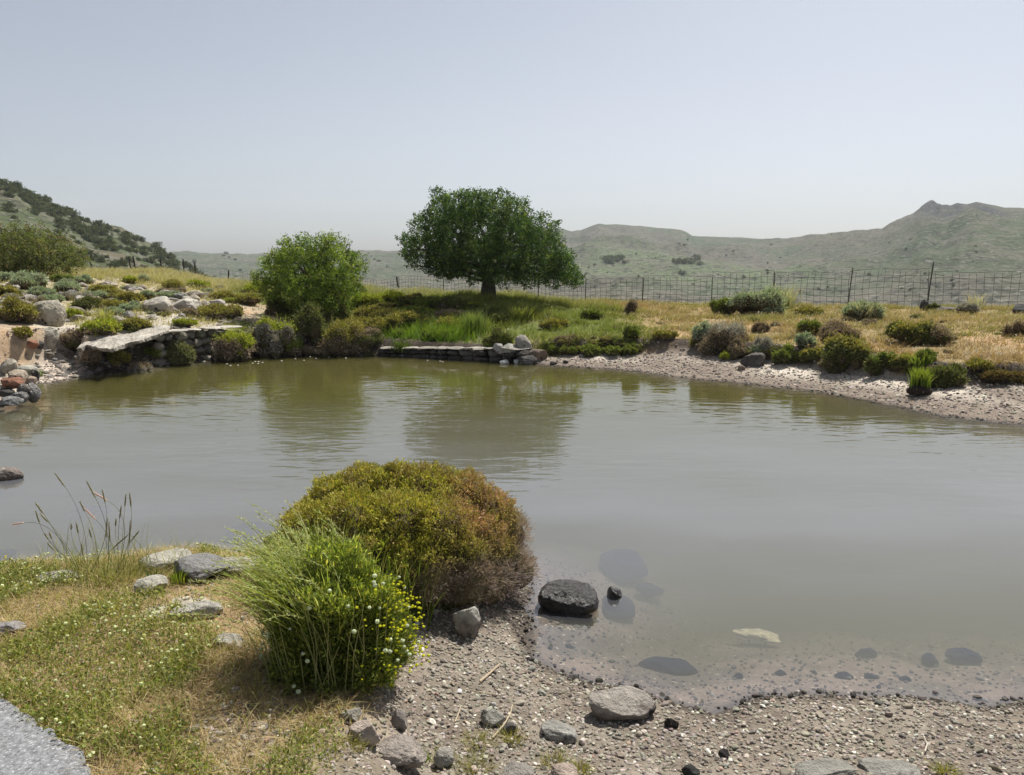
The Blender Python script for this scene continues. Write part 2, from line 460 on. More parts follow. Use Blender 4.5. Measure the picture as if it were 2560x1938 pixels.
def ridge_R(az): return np.interp(az, [-.8, -.45, -.1, .15, .4, .52, .6, .9], [1500, 1450, 1500, 1350, 1250, 1050, 1000, 1000])

def hill_main(r, az):
    Rr = ridge_R(az)
    zr = CAMH + Rr * np.tan(np.interp(az, _ra, _re))
    x, y = r * np.sin(az), r * np.cos(az)
    t = np.clip((r - 260) / (Rr - 260), 0, 1)
    g = .55 * t ** 1.15 + .45 * smooth(0, 1, t)
    z = -24 + (zr + 24) * g
    amp = smooth(0, .15, t) * (1 - smooth(.80, 1.0, t))
    gul = 1 - np.abs(2 * fbm(x, y, 260, 4, 61) - 1)
    z = z + amp * ((gul - .75) * 34 + (fbm(x, y, 90, 5, 62) - .5) * 22) * (zr + 24) / 90.0
    # terraces of rock bands
    z = z + smooth(.1, .3, t) * (1 - smooth(.9, 1, t)) * (fbm(x, y, 22, 4, 63) - .5) * 5.0
    z = z + (fbm(az * 600, az * 0, 6, 3, 64) - .5) * 1.6 * smooth(.7, 1, t)
    cr = np.exp(-((CX + FPX * np.tan(np.clip(az, -1, 1)) - 2325) / 60) ** 2) * smooth(.6, .85, t)
    z = z + cr * (fbm(x, y, 26, 5, 65) - .5) * 26 * (1 - .75 * smooth(.9, 1, t))
    z = np.where(r > Rr, zr - (r - Rr) * .16, z)
    return z

def hill_left(r, az):
    zr = CAMH + RLEFT * np.tan(np.interp(az, _la, _le))
    x, y = r * np.sin(az), r * np.cos(az)
    t = np.clip((r - 75) / (RLEFT - 75), 0, 1)
    g = t ** .95
    z = -9 + (zr + 9) * g + (1 - smooth(.85, 1, t)) * smooth(0, .2, t) * ((fbm(x, y, 60, 4, 71) - .5) * 9)
    z = z + (fbm(x, y, 7, 3, 72) - .5) * 1.2 * smooth(0.1, .4, t)
    z = np.where(r > RLEFT, zr - (r - RLEFT) * .35, z)
    z = np.where(az > elev_of(740, 800)[0], -80, z)
    return z

RJ = 58.0
def far_h(x, y):
    r = np.hypot(x, y); az = np.arctan2(x, y)
    near = ground_h(x * RJ / r, y * RJ / r, False, d=np.full(x.shape, 40.))
    # behind and beside the viewer the plateau runs on level
    side = smooth(1.0, 1.5, np.abs(az))
    dip = near + (-24 - near) * smooth(RJ, 300, r)
    hm = hill_main(r, az)
    z = np.where(r < 300, dip, np.maximum(hm, -30))
    z = np.where((r >= 240) & (r < 300), dip * (1 - smooth(240, 300, r)) + np.maximum(hm, -30) * smooth(240, 300, r), z)
    hl = hill_left(r, az)
    z = np.maximum(z, np.where(r > 75, hl, -99))
    lev = .6 + (fbm(x, y, 90, 3, 66) - .5) * 6 * smooth(RJ, 200, r)
    z = z * (1 - side) + lev * side
    return z

_gh0 = ground_h
def ground_h(x, y, detail=True, d=None):
    x = np.asarray(x, float); y = np.asarray(y, float)
    z = _gh0(x, y, detail, d)
    az = np.abs(np.arctan2(x, y)); side = smooth(1.0, 1.5, az) * smooth(14, 30, np.hypot(x, y))
    return z * (1 - side) + .6 * side

def az_list(fine_deg, coarse_deg=4, lim=40):
    a = np.arange(-lim, lim + 1e-6, fine_deg)
    b = np.arange(lim + coarse_deg, 360 - lim - 1e-6, coarse_deg)
    return np.radians(np.concatenate([a, b]))

def polar(name, rs, azs, fn, colfn, mat):
    Rg, A = np.meshgrid(rs, azs, indexing='ij')
    X, Y = Rg * np.sin(A), Rg * np.cos(A)
    Z, extra = fn(X, Y)
    n, m = Rg.shape
    V = np.stack([X, Y, Z], -1).reshape(-1, 3)
    i = np.arange(n - 1)[:, None] * m; j = np.arange(m)[None, :]; k = (j + 1) % m
    Q = np.stack([i + j, i + m + j, i + m + k, i + k], -1).reshape(-1, 4)
    C = colfn(X, Y, Z, extra).reshape(-1, 3)
    me = mesh_np(name, V, [Q], C, True, [mat])
    return me, V

def lerp(a, b, t):
    return np.asarray(a) * (1 - t[..., None]) + np.asarray(b) * t[..., None]

def ground_col(X, Y, Z, d):
    u = U(X, Y); far = smooth(6.5, 9, Y + np.abs(X) * .15)
    n1 = fbm(X, Y, 1.6, 4, 81); n2 = fbm(X, Y, .35, 4, 82); n3 = fbm(X, Y, 4.5, 3, 83)
    # near gravel
    C = lerp((.185, .155, .125), (.24, .21, .17), smooth(.35, .65, n2))
    leftn = smooth(1000, 760, u) * (1 - far) * smooth(.25, .5, d + (n1 - .5) * .3) * (1 - .6 * smooth(2.95, 2.7, Y) * smooth(380, 520, u))
    gl = lerp((.30, .215, .125), (.17, .16, .06), smooth(.4, .62, n1))
    gl = np.where(((n2 > .66) & (Y > 3.7))[..., None], np.array((.42, .38, .31)), gl)
    C = C * (1 - leftn[..., None]) + gl * leftn[..., None]
    # far side: right beach
    beach = lerp((.20, .165, .135), (.52, .47, .40), smooth(.46, .66, n1 * .6 + n3 * .4 + .06 * np.sin(X * 1.3)) * smooth(.35, 1.1, d))
    dry = lerp((.36, .245, .14), (.24, .19, .10), smooth(.35, .7, n1))
    grn = lerp((.12, .145, .04), (.20, .18, .07), smooth(.35, .7, n1))
    lft = lerp((.40, .36, .30), (.30, .25, .14), smooth(.40, .6, n1))
    orng = lerp((.37, .265, .17), (.33, .275, .205), smooth(.4, .6, n2))
    wr = smooth(1480, 1640, u + (n3 - .5) * 300)
    wl = smooth(640, 540, u + (n3 - .5) * 80)
    land = grn * (1 - wr[..., None]) + dry * wr[..., None]
    land = land * (1 - wl[..., None]) + lft * wl[..., None]
    ow = wl * smooth(320, 180, u) * smooth(13.2, 14.0, Y) * smooth(16.6, 15.6, Y)
    ow = np.maximum(ow, smooth(560, 600, u) * smooth(735, 690, u) * smooth(19.5, 20.5, Y) * smooth(25, 23.5, Y))
    land = land * (1 - ow[..., None]) + orng * ow[..., None]
    bw = np.interp(u, [0, 90, 200, 215, 1290, 1330, 1400, 1600, 1750, 1900, 2100, 2250, 2400, 2560, 2800], [.8, 1.3, 1.5, 0, 0, .55, .9, 1.5, 2.0, 1.8, 1.45, 1.5, 1.5, 2.1, 2.2])
    inb = 1 - smooth(bw - .1, bw + .12, d + (n2 - .5) * .5)
    leftb = smooth(300, 200, u)
    bb = beach * (1 - leftb[..., None]) + lerp((.34, .29, .24), (.46, .40, .34), smooth(.4, .6, n2)) * leftb[..., None]
    F = land * (1 - inb[..., None]) + bb * inb[..., None]
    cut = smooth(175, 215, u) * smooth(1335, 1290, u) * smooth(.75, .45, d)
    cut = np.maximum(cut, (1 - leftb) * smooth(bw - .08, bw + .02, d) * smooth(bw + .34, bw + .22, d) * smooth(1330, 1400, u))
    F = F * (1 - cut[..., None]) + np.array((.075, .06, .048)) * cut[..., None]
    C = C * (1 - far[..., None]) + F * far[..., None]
    wet = smooth(.12, .0, d + (n2 - .5) * .12)
    C = C * (1 - .55 * wet[..., None])
    uw = smooth(0, -.1, d)
    C = C * (1 - uw[..., None]) + lerp((.19, .15, .12), (.13, .11, .09), smooth(.4, .6, n2)) * uw[..., None]
    return C

def gfn(X, Y):
    d = pond_d(X, Y); return ground_h(X, Y, True, d), d
rs = np.concatenate([np.linspace(.05, 1.2, 6)[:-1], 1.2 * (RJ / 1.2) ** np.linspace(0, 1, 560)])
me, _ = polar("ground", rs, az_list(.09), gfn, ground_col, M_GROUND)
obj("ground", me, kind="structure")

# hills
def hill_mat():
    m, n, b, out = new_mat("hillside")
    L = n.links.new
    at = n.nodes.new("ShaderNodeAttribute"); at.attribute_name = "Col"
    tc = n.nodes.new("ShaderNodeTexCoord")
    last = at.outputs["Color"]
    for (scx, scz, cl, lo, hi, det) in ((.05, .12, (.125, .12, .098), .50, .62, 6), (.22, .5, (.04, .046, .036), .53, .63, 4), (.35, .9, (.22, .21, .19), .60, .68, 3), (.11, .45, (.06, .06, .052), .55, .66, 7)):
        mp = n.nodes.new("ShaderNodeMapping"); mp.inputs["Scale"].default_value = (scx, scx, scz)
        L(tc.outputs["Object"], mp.inputs[0])
        ns = n.nodes.new("ShaderNodeTexNoise"); ns.inputs["Scale"].default_value = 1; ns.inputs["Detail"].default_value = det
        L(mp.outputs[0], ns.inputs["Vector"])
        mr = n.nodes.new("ShaderNodeMapRange"); mr.inputs[1].default_value = lo; mr.inputs[2].default_value = hi; mr.inputs[4].default_value = .8
        L(ns.outputs[0], mr.inputs[0])
        mx = n.nodes.new("ShaderNodeMix"); mx.data_type = 'RGBA'
        L(mr.outputs[0], mx.inputs[0]); L(last, mx.inputs[6]); mx.inputs[7].default_value = (*cl, 1)
        last = mx.outputs[2]
    L(last, b.inputs["Base Color"])
    b.inputs["Roughness"].default_value = 1; b.inputs["Specular IOR Level"].default_value = 0
    nb = n.nodes.new("ShaderNodeTexNoise"); nb.inputs["Scale"].default_value = .35; nb.inputs["Detail"].default_value = 5
    L(tc.outputs["Object"], nb.inputs["Vector"])
    bp = n.nodes.new("ShaderNodeBump"); bp.inputs["Strength"].default_value = .8; bp.inputs["Distance"].default_value = 1.5
    L(nb.outputs[0], bp.inputs["Height"]); L(bp.outputs[0], b.inputs["Normal"])
    return m

def hill_col(X, Y, Z, e):
    r = np.hypot(X, Y); az = np.arctan2(X, Y); u = CX + FPX * np.tan(np.clip(az, -1.2, 1.2))
    n1 = fbm(X, Y, 160, 5, 91); n2 = fbm(X, Y, 35, 4, 92)
    green = np.array((.080, .098, .064)); tan = np.array((.115, .11, .088)); grey = np.array((.062, .063, .068))
    rd = smooth(.42, .6, n1 * .7 + n2 * .3 + .05 * smooth(1000, 500, u) * (r > 400))
    C = lerp(green, tan, rd)
    t = (r - 260) / (ridge_R(az) - 260)
    band = smooth(.18, .3, t) * (1 - smooth(.42, .5, t)) * smooth(1350, 1500, u) * (1 - smooth(1950, 2150, u))
    C = C * (1 - .8 * band[..., None]) + np.array((.11, .14, .078)) * .8 * band[..., None]
    crag = np.exp(-((u - 2330) / 75) ** 2) * smooth(.62, .8, t + (n2 - .5) * .3) + .8 * np.exp(-((u - 2440) / 70) ** 2) * smooth(.6, .75, t) * (1 - smooth(.86, .95, t)) 
    crag = np.clip(crag * 1.3 * smooth(.25, .45, n2 + .1), 0, 1) * (r > 400)
    C = C * (1 - crag[..., None]) + grey * crag[..., None]
    hl = (hill_left(r, az) > hill_main(r, az)) & (r < 420)
    lc = lerp((.07, .085, .045), (.115, .105, .075), smooth(.42, .62, n2))
    C = np.where(hl[..., None], lc, C)
    return C

rf = RJ * (2300 / RJ) ** np.linspace(0, 1, 190)
rf = np.unique(np.concatenate([rf, np.linspace(290, 345, 30), np.linspace(1000, 1500, 60)])); rf[0] = RJ
def ffn(X, Y):
    Z = far_h(X, Y)
    r = np.hypot(X, Y)
    zn = ground_h(X, Y, True, np.full(X.shape, 40.))
    Z = np.where(r < RJ + .01, zn, Z)
    return Z, None
me, _ = polar("hills", rf, az_list(.075), ffn, hill_col, hill_mat())
obj("hills", me, kind="structure")

# ------------------------------------------------------------------ water: a closed body of murky water under a rippled surface
def water():
    m = bpy.data.materials.new("pond_water"); m.use_nodes = True
    n = m.node_tree; L = n.links.new
    n.nodes.remove(n.nodes["Principled BSDF"]); out = n.nodes["Material Output"]
    tc = n.nodes.new("ShaderNodeTexCoord")
    def noise(scale, det, st=(1, 1, 1), rot=0, dist=0):
        mp = n.nodes.new("ShaderNodeMapping"); mp.inputs["Scale"].default_value = st; mp.inputs["Rotation"].default_value = (0, 0, rot)
        L(tc.outputs["Object"], mp.inputs[0])
        x = n.nodes.new("ShaderNodeTexNoise"); x.inputs["Scale"].default_value = scale; x.inputs["Detail"].default_value = det
        x.inputs["Distortion"].default_value = dist
        L(mp.outputs[0], x.inputs["Vector"]); return x.outputs[0]
    a = noise(4.2, 1.5, (.55, 1.5, 1), .12, .6)
    b2 = noise(1.7, 2, (.7, 1.2, 1), -.2)
    gust = noise(.22, 2, (1, 1.6, 1), .3)
    mr = n.nodes.new("ShaderNodeMapRange"); mr.inputs[1].default_value = .40; mr.inputs[2].default_value = .60; mr.inputs[3].default_value = .25; mr.inputs[4].default_value = 1.0
    L(gust, mr.inputs[0])
    sep = n.nodes.new("ShaderNodeSeparateXYZ"); L(tc.outputs["Object"], sep.inputs[0])
    ry = n.nodes.new("ShaderNodeMapRange"); ry.inputs[1].default_value = 2.7; ry.inputs[2].default_value = 9.5; ry.inputs[3].default_value = .18; ry.inputs[4].default_value = 1
    L(sep.outputs[1], ry.inputs[0])
    am = n.nodes.new("ShaderNodeMath"); am.operation = 'MULTIPLY'; L(mr.outputs[0], am.inputs[0]); L(ry.outputs[0], am.inputs[1])
    s = n.nodes.new("ShaderNodeMath"); s.operation = 'MULTIPLY_ADD'; L(b2, s.inputs[0]); s.inputs[1].default_value = .7; L(a, s.inputs[2])
    h = n.nodes.new("ShaderNodeMath"); h.operation = 'MULTIPLY'; L(s.outputs[0], h.inputs[0]); L(am.outputs[0], h.inputs[1])
    bp = n.nodes.new("ShaderNodeBump"); bp.inputs["Strength"].default_value = 1.0; bp.inputs["Distance"].default_value = .010
    L(h.outputs[0], bp.inputs["Height"])
    fr = n.nodes.new("ShaderNodeFresnel"); fr.inputs["IOR"].default_value = 2.15; L(bp.outputs[0], fr.inputs["Normal"])
    gl = n.nodes.new("ShaderNodeBsdfGlossy"); gl.inputs["Roughness"].default_value = .015; L(bp.outputs[0], gl.inputs["Normal"])
    tr = n.nodes.new("ShaderNodeBsdfTransparent")
    # silty grey film, blued to imitate silver sky sheen, thicker in the near half
    silt_sheen = n.nodes.new("ShaderNodeBsdfDiffuse"); silt_sheen.inputs[0].default_value = (.42, .44, .54, 1)
    sy = n.nodes.new("ShaderNodeMapRange"); sy.inputs[1].default_value = 12.5; sy.inputs[2].default_value = 6.5; sy.inputs[3].default_value = .0; sy.inputs[4].default_value = .21
    L(sep.outputs[1], sy.inputs[0])
    sy2 = n.nodes.new('ShaderNodeMapRange'); sy2.inputs[1].default_value = 3.8; sy2.inputs[2].default_value = 6.5; sy2.inputs[3].default_value = .12
    L(sep.outputs[1], sy2.inputs[0]); sm = n.nodes.new('ShaderNodeMath'); sm.operation = 'MULTIPLY'; L(sy.outputs[0], sm.inputs[0]); L(sy2.outputs[0], sm.inputs[1])
    sn = n.nodes.new("ShaderNodeMath"); sn.operation = 'MULTIPLY'; L(sm.outputs[0], sn.inputs[0])
    sr = n.nodes.new("ShaderNodeMapRange"); sr.inputs[1].default_value = .3; sr.inputs[2].default_value = .7; sr.inputs[3].default_value = .75; sr.inputs[4].default_value = 1.2
    L(noise(.35, 3, (1, 2.2, 1), .2), sr.inputs[0]); L(sr.outputs[0], sn.inputs[1])
    body = n.nodes.new("ShaderNodeMixShader"); L(sn.outputs[0], body.inputs[0]); L(tr.outputs[0], body.inputs[1]); L(silt_sheen.outputs[0], body.inputs[2])
    mx = n.nodes.new("ShaderNodeMixShader"); gb = n.nodes.new("ShaderNodeNewGeometry"); iv = n.nodes.new("ShaderNodeMath"); iv.operation = "SUBTRACT"; iv.inputs[0].default_value = 1; L(gb.outputs["Backfacing"], iv.inputs[1])
    ff = n.nodes.new("ShaderNodeMath"); ff.operation = "MULTIPLY"; L(fr.outputs[0], ff.inputs[0]); L(iv.outputs[0], ff.inputs[1]); L(ff.outputs[0], mx.inputs[0]); L(body.outputs[0], mx.inputs[1]); L(gl.outputs[0], mx.inputs[2])
    L(mx.outputs[0], out.inputs["Surface"])
    v = n.nodes.new("ShaderNodeVolumePrincipled")
    v.inputs["Color"].default_value = (.30, .28, .09, 1)
    v.inputs["Density"].default_value = 2.7
    v.inputs["Anisotropy"].default_value = 0.0
    L(v.outputs[0], out.inputs["Volume"])
    # outline a little outside the shoreline so that the banks close it
    P = POND; c = P.mean(axis=0)
    x0, x1, y0, y1 = P[:, 0].min() - 1, P[:, 0].max() + 1, P[:, 1].min() - 1, P[:, 1].max() + 1
    V = np.array([(x, y, z) for z in (-1.6, 0) for (x, y) in ((x0, y0), (x1, y0), (x1, y1), (x0, y1))])
    Q = np.array([(0, 3, 2, 1), (4, 5, 6, 7), (0, 1, 5, 4), (1, 2, 6, 5), (2, 3, 7, 6), (3, 0, 4, 7)])
    return mesh_np("water", V, [Q], None, False, [m])
obj("water", water(), kind="structure")
# ------------------------------------------------------------------ builders of stones, shrubs, trees
PXM = lambda foot, px: px * math.hypot(foot[1], foot[2] - CAMH) / FPX       # photo pixels -> metres at that foot point

def put_rock(seed, x0, x1, y0, y1, color, label, name="boulder", cat="boulder", mat=None, sub=4, facets=11, rough=.11, soft=.2, Y=None, z=None,
             depth=.75, sink=.12, tilt=0, rotz=None, group=None, fine=.045, tops=None):
    """a stone filling the photo box x0..x1, y0..y1 (pixels), resting on the ground"""
    cx = (x0 + x1) / 2
    if z is not None: f = at_z(cx, y1, z)
    elif Y is not None:
        f = at_Y(cx, y1, Y)
    else: f = hit(cx, y1 - (y1 - y0) * .12)
    wm = PXM(f, x1 - x0)
    ang = math.atan2(CAMH - f[2], f[1])
    hp = PXM(f, y1 - y0)
    dm = wm * depth
    hm = max((hp - dm * .55 * math.sin(ang)) / math.cos(ang), hp * .45)
    V, F = rock_verts(seed, (wm * .56, dm * .56, hm * (.56 + sink)), sub, facets, rough, soft, fine)
    rz = np.random.default_rng(seed).uniform(-.3, .3) if rotz is None else rotz
    c, s = math.cos(rz), math.sin(rz)
    V = V @ np.array([[c, s, 0], [-s, c, 0], [0, 0, 1.]])
    ct, st = math.cos(tilt), math.sin(tilt)
    V = V @ np.array([[ct, 0, -st], [0, 1, 0], [st, 0, ct]])
    V[:, 2] += hm * (.5 - sink)
    zr = (V[:, 2] - V[:, 2].min()) / (np.ptp(V[:, 2]) + 1e-6)
    nn = fbm(V[:, 0] * 3 + seed, V[:, 1] * 3, max(wm, .1), 4, seed, V[:, 2] * 3)
    C = np.asarray(color)[None] * (1 + (nn[:, None] - .5) * .5)
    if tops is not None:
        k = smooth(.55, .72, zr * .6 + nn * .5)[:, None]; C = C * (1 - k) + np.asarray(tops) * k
    me = mesh_np(name, V, [F], C, True, [mat or M_ROCK])
    return obj(name, me, loc=(f[0], f[1] + dm * .35, f[2]), label=label, cat=cat, group=group)

BUFF, GREY, DARK, RED = (.36, .32, .26), (.27, .26, .25), (.07, .065, .06), (.26, .13, .085)
# palettes (weight, colour)
P_GREYGREEN = [(5, (.30, .37, .25)), (3, (.40, .45, .34)), (2, (.20, .25, .14)), (1, (.48, .49, .38))]
P_OLIVE = [(5, (.27, .26, .065)), (3, (.36, .33, .09)), (2, (.17, .155, .05)), (1, (.42, .34, .15))]
P_GREEN = [(5, (.17, .22, .05)), (3, (.25, .30, .065)), (2, (.10, .13, .035)), (1, (.34, .34, .10))]
P_BRIGHT = [(5, (.33, .38, .05)), (3, (.42, .44, .07)), (2, (.22, .25, .045))]
P_DARK = [(5, (.12, .14, .05)), (3, (.17, .19, .06)), (2, (.075, .075, .04)), (1, (.25, .24, .08))]
P_TWIG = [(5, (.30, .235, .185)), (3, (.40, .32, .26)), (3, (.17, .13, .10)), (1, (.25, .24, .09))]
P_GREY = [(5, (.34, .32, .30)), (3, (.45, .43, .41)), (2, (.21, .19, .175))]

def shrub_mesh(name, seed, size, n, leaf, pal, pal2=None, split=0.0, lumps=14, twig=.0, flat=.0, up=.25):
    """a cushion shrub: leaves on the skin of many rounded lobes over a woody core; pal2 covers the lower part below split"""
    rng = np.random.default_rng(seed)
    rx, ry, rz = size
    g = Geo()
    az = rng.uniform(0, 2 * np.pi, lumps); q = np.sqrt(rng.uniform(0, 1, lumps)) * .80
    cx = np.cos(az) * q; cy = np.sin(az) * q
    cz = np.sqrt(np.maximum(1 - q * q, 0)) * rng.uniform(.35, .72, lumps)
    cz[: lumps // 4] *= .35
    lr = rng.uniform(.17, .44, lumps)
    Cn = np.stack([cx, cy, cz], 1)
    per = lr ** 2; per = per / per.sum()
    idx = rng.choice(lumps, n, p=per)
    D = unit(rng.normal(size=(n, 3))); D[:, 2] = np.where(D[:, 2] < -.25, -D[:, 2], D[:, 2])
    rr = lr[idx] * (1 - np.abs(rng.normal(0, .11, n)))
    wob = 1 + (fbm(D[:, 0] * 3 + idx, D[:, 1] * 3, 1, 3, seed, D[:, 2] * 3) - .5) * .45
    P = Cn[idx] + D * (rr * wob)[:, None]
    inside = np.zeros(n, bool)
    for k in range(lumps):
        dk = np.linalg.norm(P - Cn[k], axis=1)
        inside |= (dk < lr[k] * .78) & (idx != k)
    keep = ~inside & (P[:, 2] > -.05)
    P, D, idx = P[keep], D[keep], idx[keep]; n = len(P)
    st = rng.uniform(0, 1, n) < .16; P[st] += D[st] * rng.uniform(.02, .2, (st.sum(), 1))
    S = np.array([rx, ry, rz])
    Pm = P * S
    dirs = unit(unit(D / S * min(S)) * .75 + rng.normal(0, .45, (n, 3)) + np.array([0, 0, up]))
    cl = fbm(Pm[:, 0], Pm[:, 1], .35 * max(rx, rz), 3, seed + 3, Pm[:, 2])
    C = pick(pal, n, rng)
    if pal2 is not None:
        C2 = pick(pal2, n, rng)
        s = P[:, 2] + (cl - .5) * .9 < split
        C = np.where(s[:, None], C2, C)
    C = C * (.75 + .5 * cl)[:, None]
    leaf_quads(g, Pm - dirs * leaf * .3, dirs, leaf * rng.uniform(.6, 1.4, n), leaf * (.42 - .25 * twig) * rng.uniform(.7, 1.3, n), C, rng)
    # woody core
    Di, Fi = ICO[2]
    for k in range(lumps):
        V = (Cn[k] + Di * lr[k] * .74) * S
        V[:, 2] = np.maximum(V[:, 2], -.06)
        V += rng.normal(0, .02 * rx, V.shape)
        g.add(V, Fi, None, np.array((.10, .085, .05)) * rng.uniform(.7, 1.3))
    for k in range(int(30 + 30 * twig)):                                # dead sprigs poking out
        j = rng.integers(0, n); t = np.linspace(0, 1, 3)[:, None]; e = Pm[j] + (D[j] * .22 + rng.normal(0, .06, 3) + np.array([0, 0, .06])) * max(rx, rz) * rng.uniform(.4, 1)
        tube(g, Pm[j] * (1 - t) + e * t, np.linspace(.006, .002, 3) * max(rx, .5), pick([(1, (.26, .21, .16))], 1, rng)[0], 3, False)
    # bare stems near the foot
    for k in range(int(26)):
        a = rng.uniform(0, 2 * np.pi); r0 = rng.uniform(.05, .4); r1 = rng.uniform(.6, .95)
        p0 = np.array([math.cos(a) * r0 * rx, math.sin(a) * r0 * ry, -.03]); p1 = np.array([math.cos(a) * r1 * rx, math.sin(a) * r1 * ry, rng.uniform(.05, .5) * rz])
        t = np.linspace(0, 1, 4)[:, None]
        tube(g, p0 * (1 - t) + p1 * t + rng.normal(0, .02 * rx, (4, 3)), np.linspace(.012, .004, 4) * max(rx, .3), (.13, .10, .08), 4, False)
    return g.mesh(name, M_SHRUB)

def put_shrub(seed, x0, x1, y0, y1, pal, label, n=5000, leaf=.05, name="shrub", cat="shrub", pal2=None, split=0, lumps=14, twig=0., depth=.8, Y=None, group=None, dy=0, up=.25):
    cx = (x0 + x1) / 2
    f = at_Y(cx, y1, Y) if Y is not None else hit(cx, y1)
    if Y is not None: f[2] = float(ground_h(np.array([f[0]]), np.array([f[1]]), False)[0])
    wm = PXM(f, x1 - x0) / 2; hm = PXM(f, y1 - y0)
    ang = math.atan2(CAMH - f[2], f[1])
    dm = wm * depth
    hm = max(hm - dm * .5 * math.sin(ang), .45 * hm)
    me = shrub_mesh(name, seed, (wm * 1.08, dm * 1.08, hm * 1.04), n, leaf, pal, pal2, split, lumps, twig, up=up)
    y = f[1] + dm * .75 + dy
    gz = float(ground_h(np.array([f[0]]), np.array([y]), False)[0])
    return obj(name, me, loc=(f[0], y, min(f[2], gz) if Y is None else gz), label=label, cat=cat, group=group)

def crown_mesh(name, seed, lumps, twigs, per, leaf, pal, spread=.13, up=.3, aspect=.5):
    """lumps: (x,y,z,r) in metres; every lump carries twig sprays of leaves"""
    rng = np.random.default_rng(seed); g = Geo()
    Lp = np.array(lumps)
    w_ = Lp[:, 3] ** 2; idx = rng.choice(len(Lp), twigs, p=w_ / w_.sum())
    D = unit(rng.normal(size=(twigs, 3)))
    rr = rng.uniform(.25, 1, twigs) ** .4 * 1.02
    T = Lp[idx, :3] + D * (Lp[idx, 3] * rr)[:, None]
    td = unit(D + rng.normal(0, .4, D.shape) + np.array([0, 0, up]))
    tc = pick(pal, twigs, rng, .12)
    ti = np.repeat(np.arange(twigs), per); n = len(ti)
    t = rng.uniform(-.2, 1, n)
    P = T[ti] + td[ti] * (t * spread * 1.6)[:, None] + rng.normal(0, spread * .33, (n, 3))
    d = unit(td[ti] * .5 + rng.normal(0, .6, (n, 3)))
    C = tc[ti] * (1 + rng.normal(0, .18, (n, 1)))
    leaf_quads(g, P, d, leaf * rng.uniform(.6, 1.35, n), leaf * aspect * rng.uniform(.7, 1.3, n), np.clip(C, .004, .8), rng)
    return g.mesh(name, M_LEAF)

def limbs_mesh(name, seed, trunk, lumps, r0, color, sub=3, fork=.5, rl=.35):
    """trunk: list of points from the ground up; limbs run on to each lump"""
    rng = np.random.default_rng(seed); g = Geo()
    Tp = np.array(trunk, float); n = len(Tp)
    tt = np.linspace(0, 1, 14)
    P = np.stack([np.interp(tt, np.linspace(0, 1, n), Tp[:, k]) for k in range(3)], 1)
    rad = r0 * (1.35 - .75 * tt ** .6) ; rad[0] *= 1.3
    P[1:-1] += rng.normal(0, r0 * .08, (12, 3))
    tube(g, P, rad, color, 10)
    for (x, y, z, r) in lumps:
        e = np.array([x, y, z]); k = rng.integers(6, 14)
        s = P[k]; m = s + (e - s) * .45 + rng.normal(0, .12 * np.linalg.norm(e - s), 3) + np.array([0, 0, .08 * np.linalg.norm(e - s)])
        t = np.linspace(0, 1, 9)[:, None]
        Q = s * (1 - t) ** 2 + m * 2 * t * (1 - t) + e * t ** 2 + rng.normal(0, .015, (9, 3)); Q[0] = s
        tube(g, Q, r0 * rl * (1 - .8 * t[:, 0]), color, 6, False)
        for j in range(sub):
            a = Q[rng.integers(4, 8)]; b = e + unit(rng.normal(size=3)) * r * .95
            t3 = np.linspace(0, 1, 5)[:, None]
            tube(g, a * (1 - t3) + b * t3 + rng.normal(0, .02, (5, 3)), r0 * rl * .3 * (1 - .7 * t3[:, 0]), color, 4, False)
    return g.mesh(name, M_BARK, True)

def tree(name, base, s, spots, dep, label, seed, twigs, per, leaf, pal, r0, trunk, color, cat="tree", spread=.13, up=.3, ucen=0, uhalf=1, rl=.35, copies=3, sub=3, group=None, rsc=1.0):
    """spots: (u, v, r) lobes of the outline in photo pixels; s metres per pixel; the crown is as deep as it is wide"""
    rng = np.random.default_rng(seed)
    u0, v0 = base[3], base[4]
    L = []
    for (u, v, r) in spots:
        k = max(0.0, 1 - ((u - ucen) / uhalf) ** 2) ** .5
        ys = [0.0] if copies == 1 else np.linspace(-1, 1, copies)
        for yy in ys:
            y = yy * dep * k * rng.uniform(.75, 1.0) + rng.normal(0, .1)
            dz = -.10 * abs(yy) * r * s * 4
            L.append(((u - u0) * s + rng.normal(0, .08), y, (v0 - v) * s + dz * (1 if v < v0 - 90 else .2), r * s * rsc))
    root = obj(name, None, loc=base[:3], label=label, cat=cat, group=group)
    Lb = [l for k, l in enumerate(L) if k % 3 == 1 or k % 4 == 0]
    obj("trunk", limbs_mesh("trunk", seed + 1, trunk, Lb, r0, color, sub, rl=rl), root)
    obj("crown", crown_mesh("crown", seed + 2, L, twigs, per, leaf, pal, spread, up), root)
    return root

# ------------------------------------------------------------------ the three trees
b = at_Y(1222, 750, 23.2); b[2] = float(ground_h(np.array([b[0]]), np.array([23.2]))[0]) - .05
s_ = math.hypot(23.2, 1.0) / FPX
vb = CY - FPX * math.tan(math.atan((b[2] - CAMH) / 23.2) + PITCH)
SP = [(1062, 612, 34), (1085, 565, 40), (1110, 528, 34), (1160, 520, 38), (1205, 518, 38), (1250, 520, 36), (1295, 535, 38), (1140, 575, 48), (1210, 580, 55), (1280, 590, 52), (1328, 570, 38),
      (1360, 610, 40), (1120, 640, 44), (1190, 645, 48), (1265, 650, 50), (1335, 655, 46), (1392, 655, 34), (1412, 682, 24), (1428, 700, 14), (1030, 630, 16), (1024, 600, 12), (1090, 666, 26),
      (1300, 668, 30), (1370, 690, 24), (1150, 664, 28), (1400, 640, 20), (1100, 500, 14), (1440, 700, 12), (1048, 660, 12)]
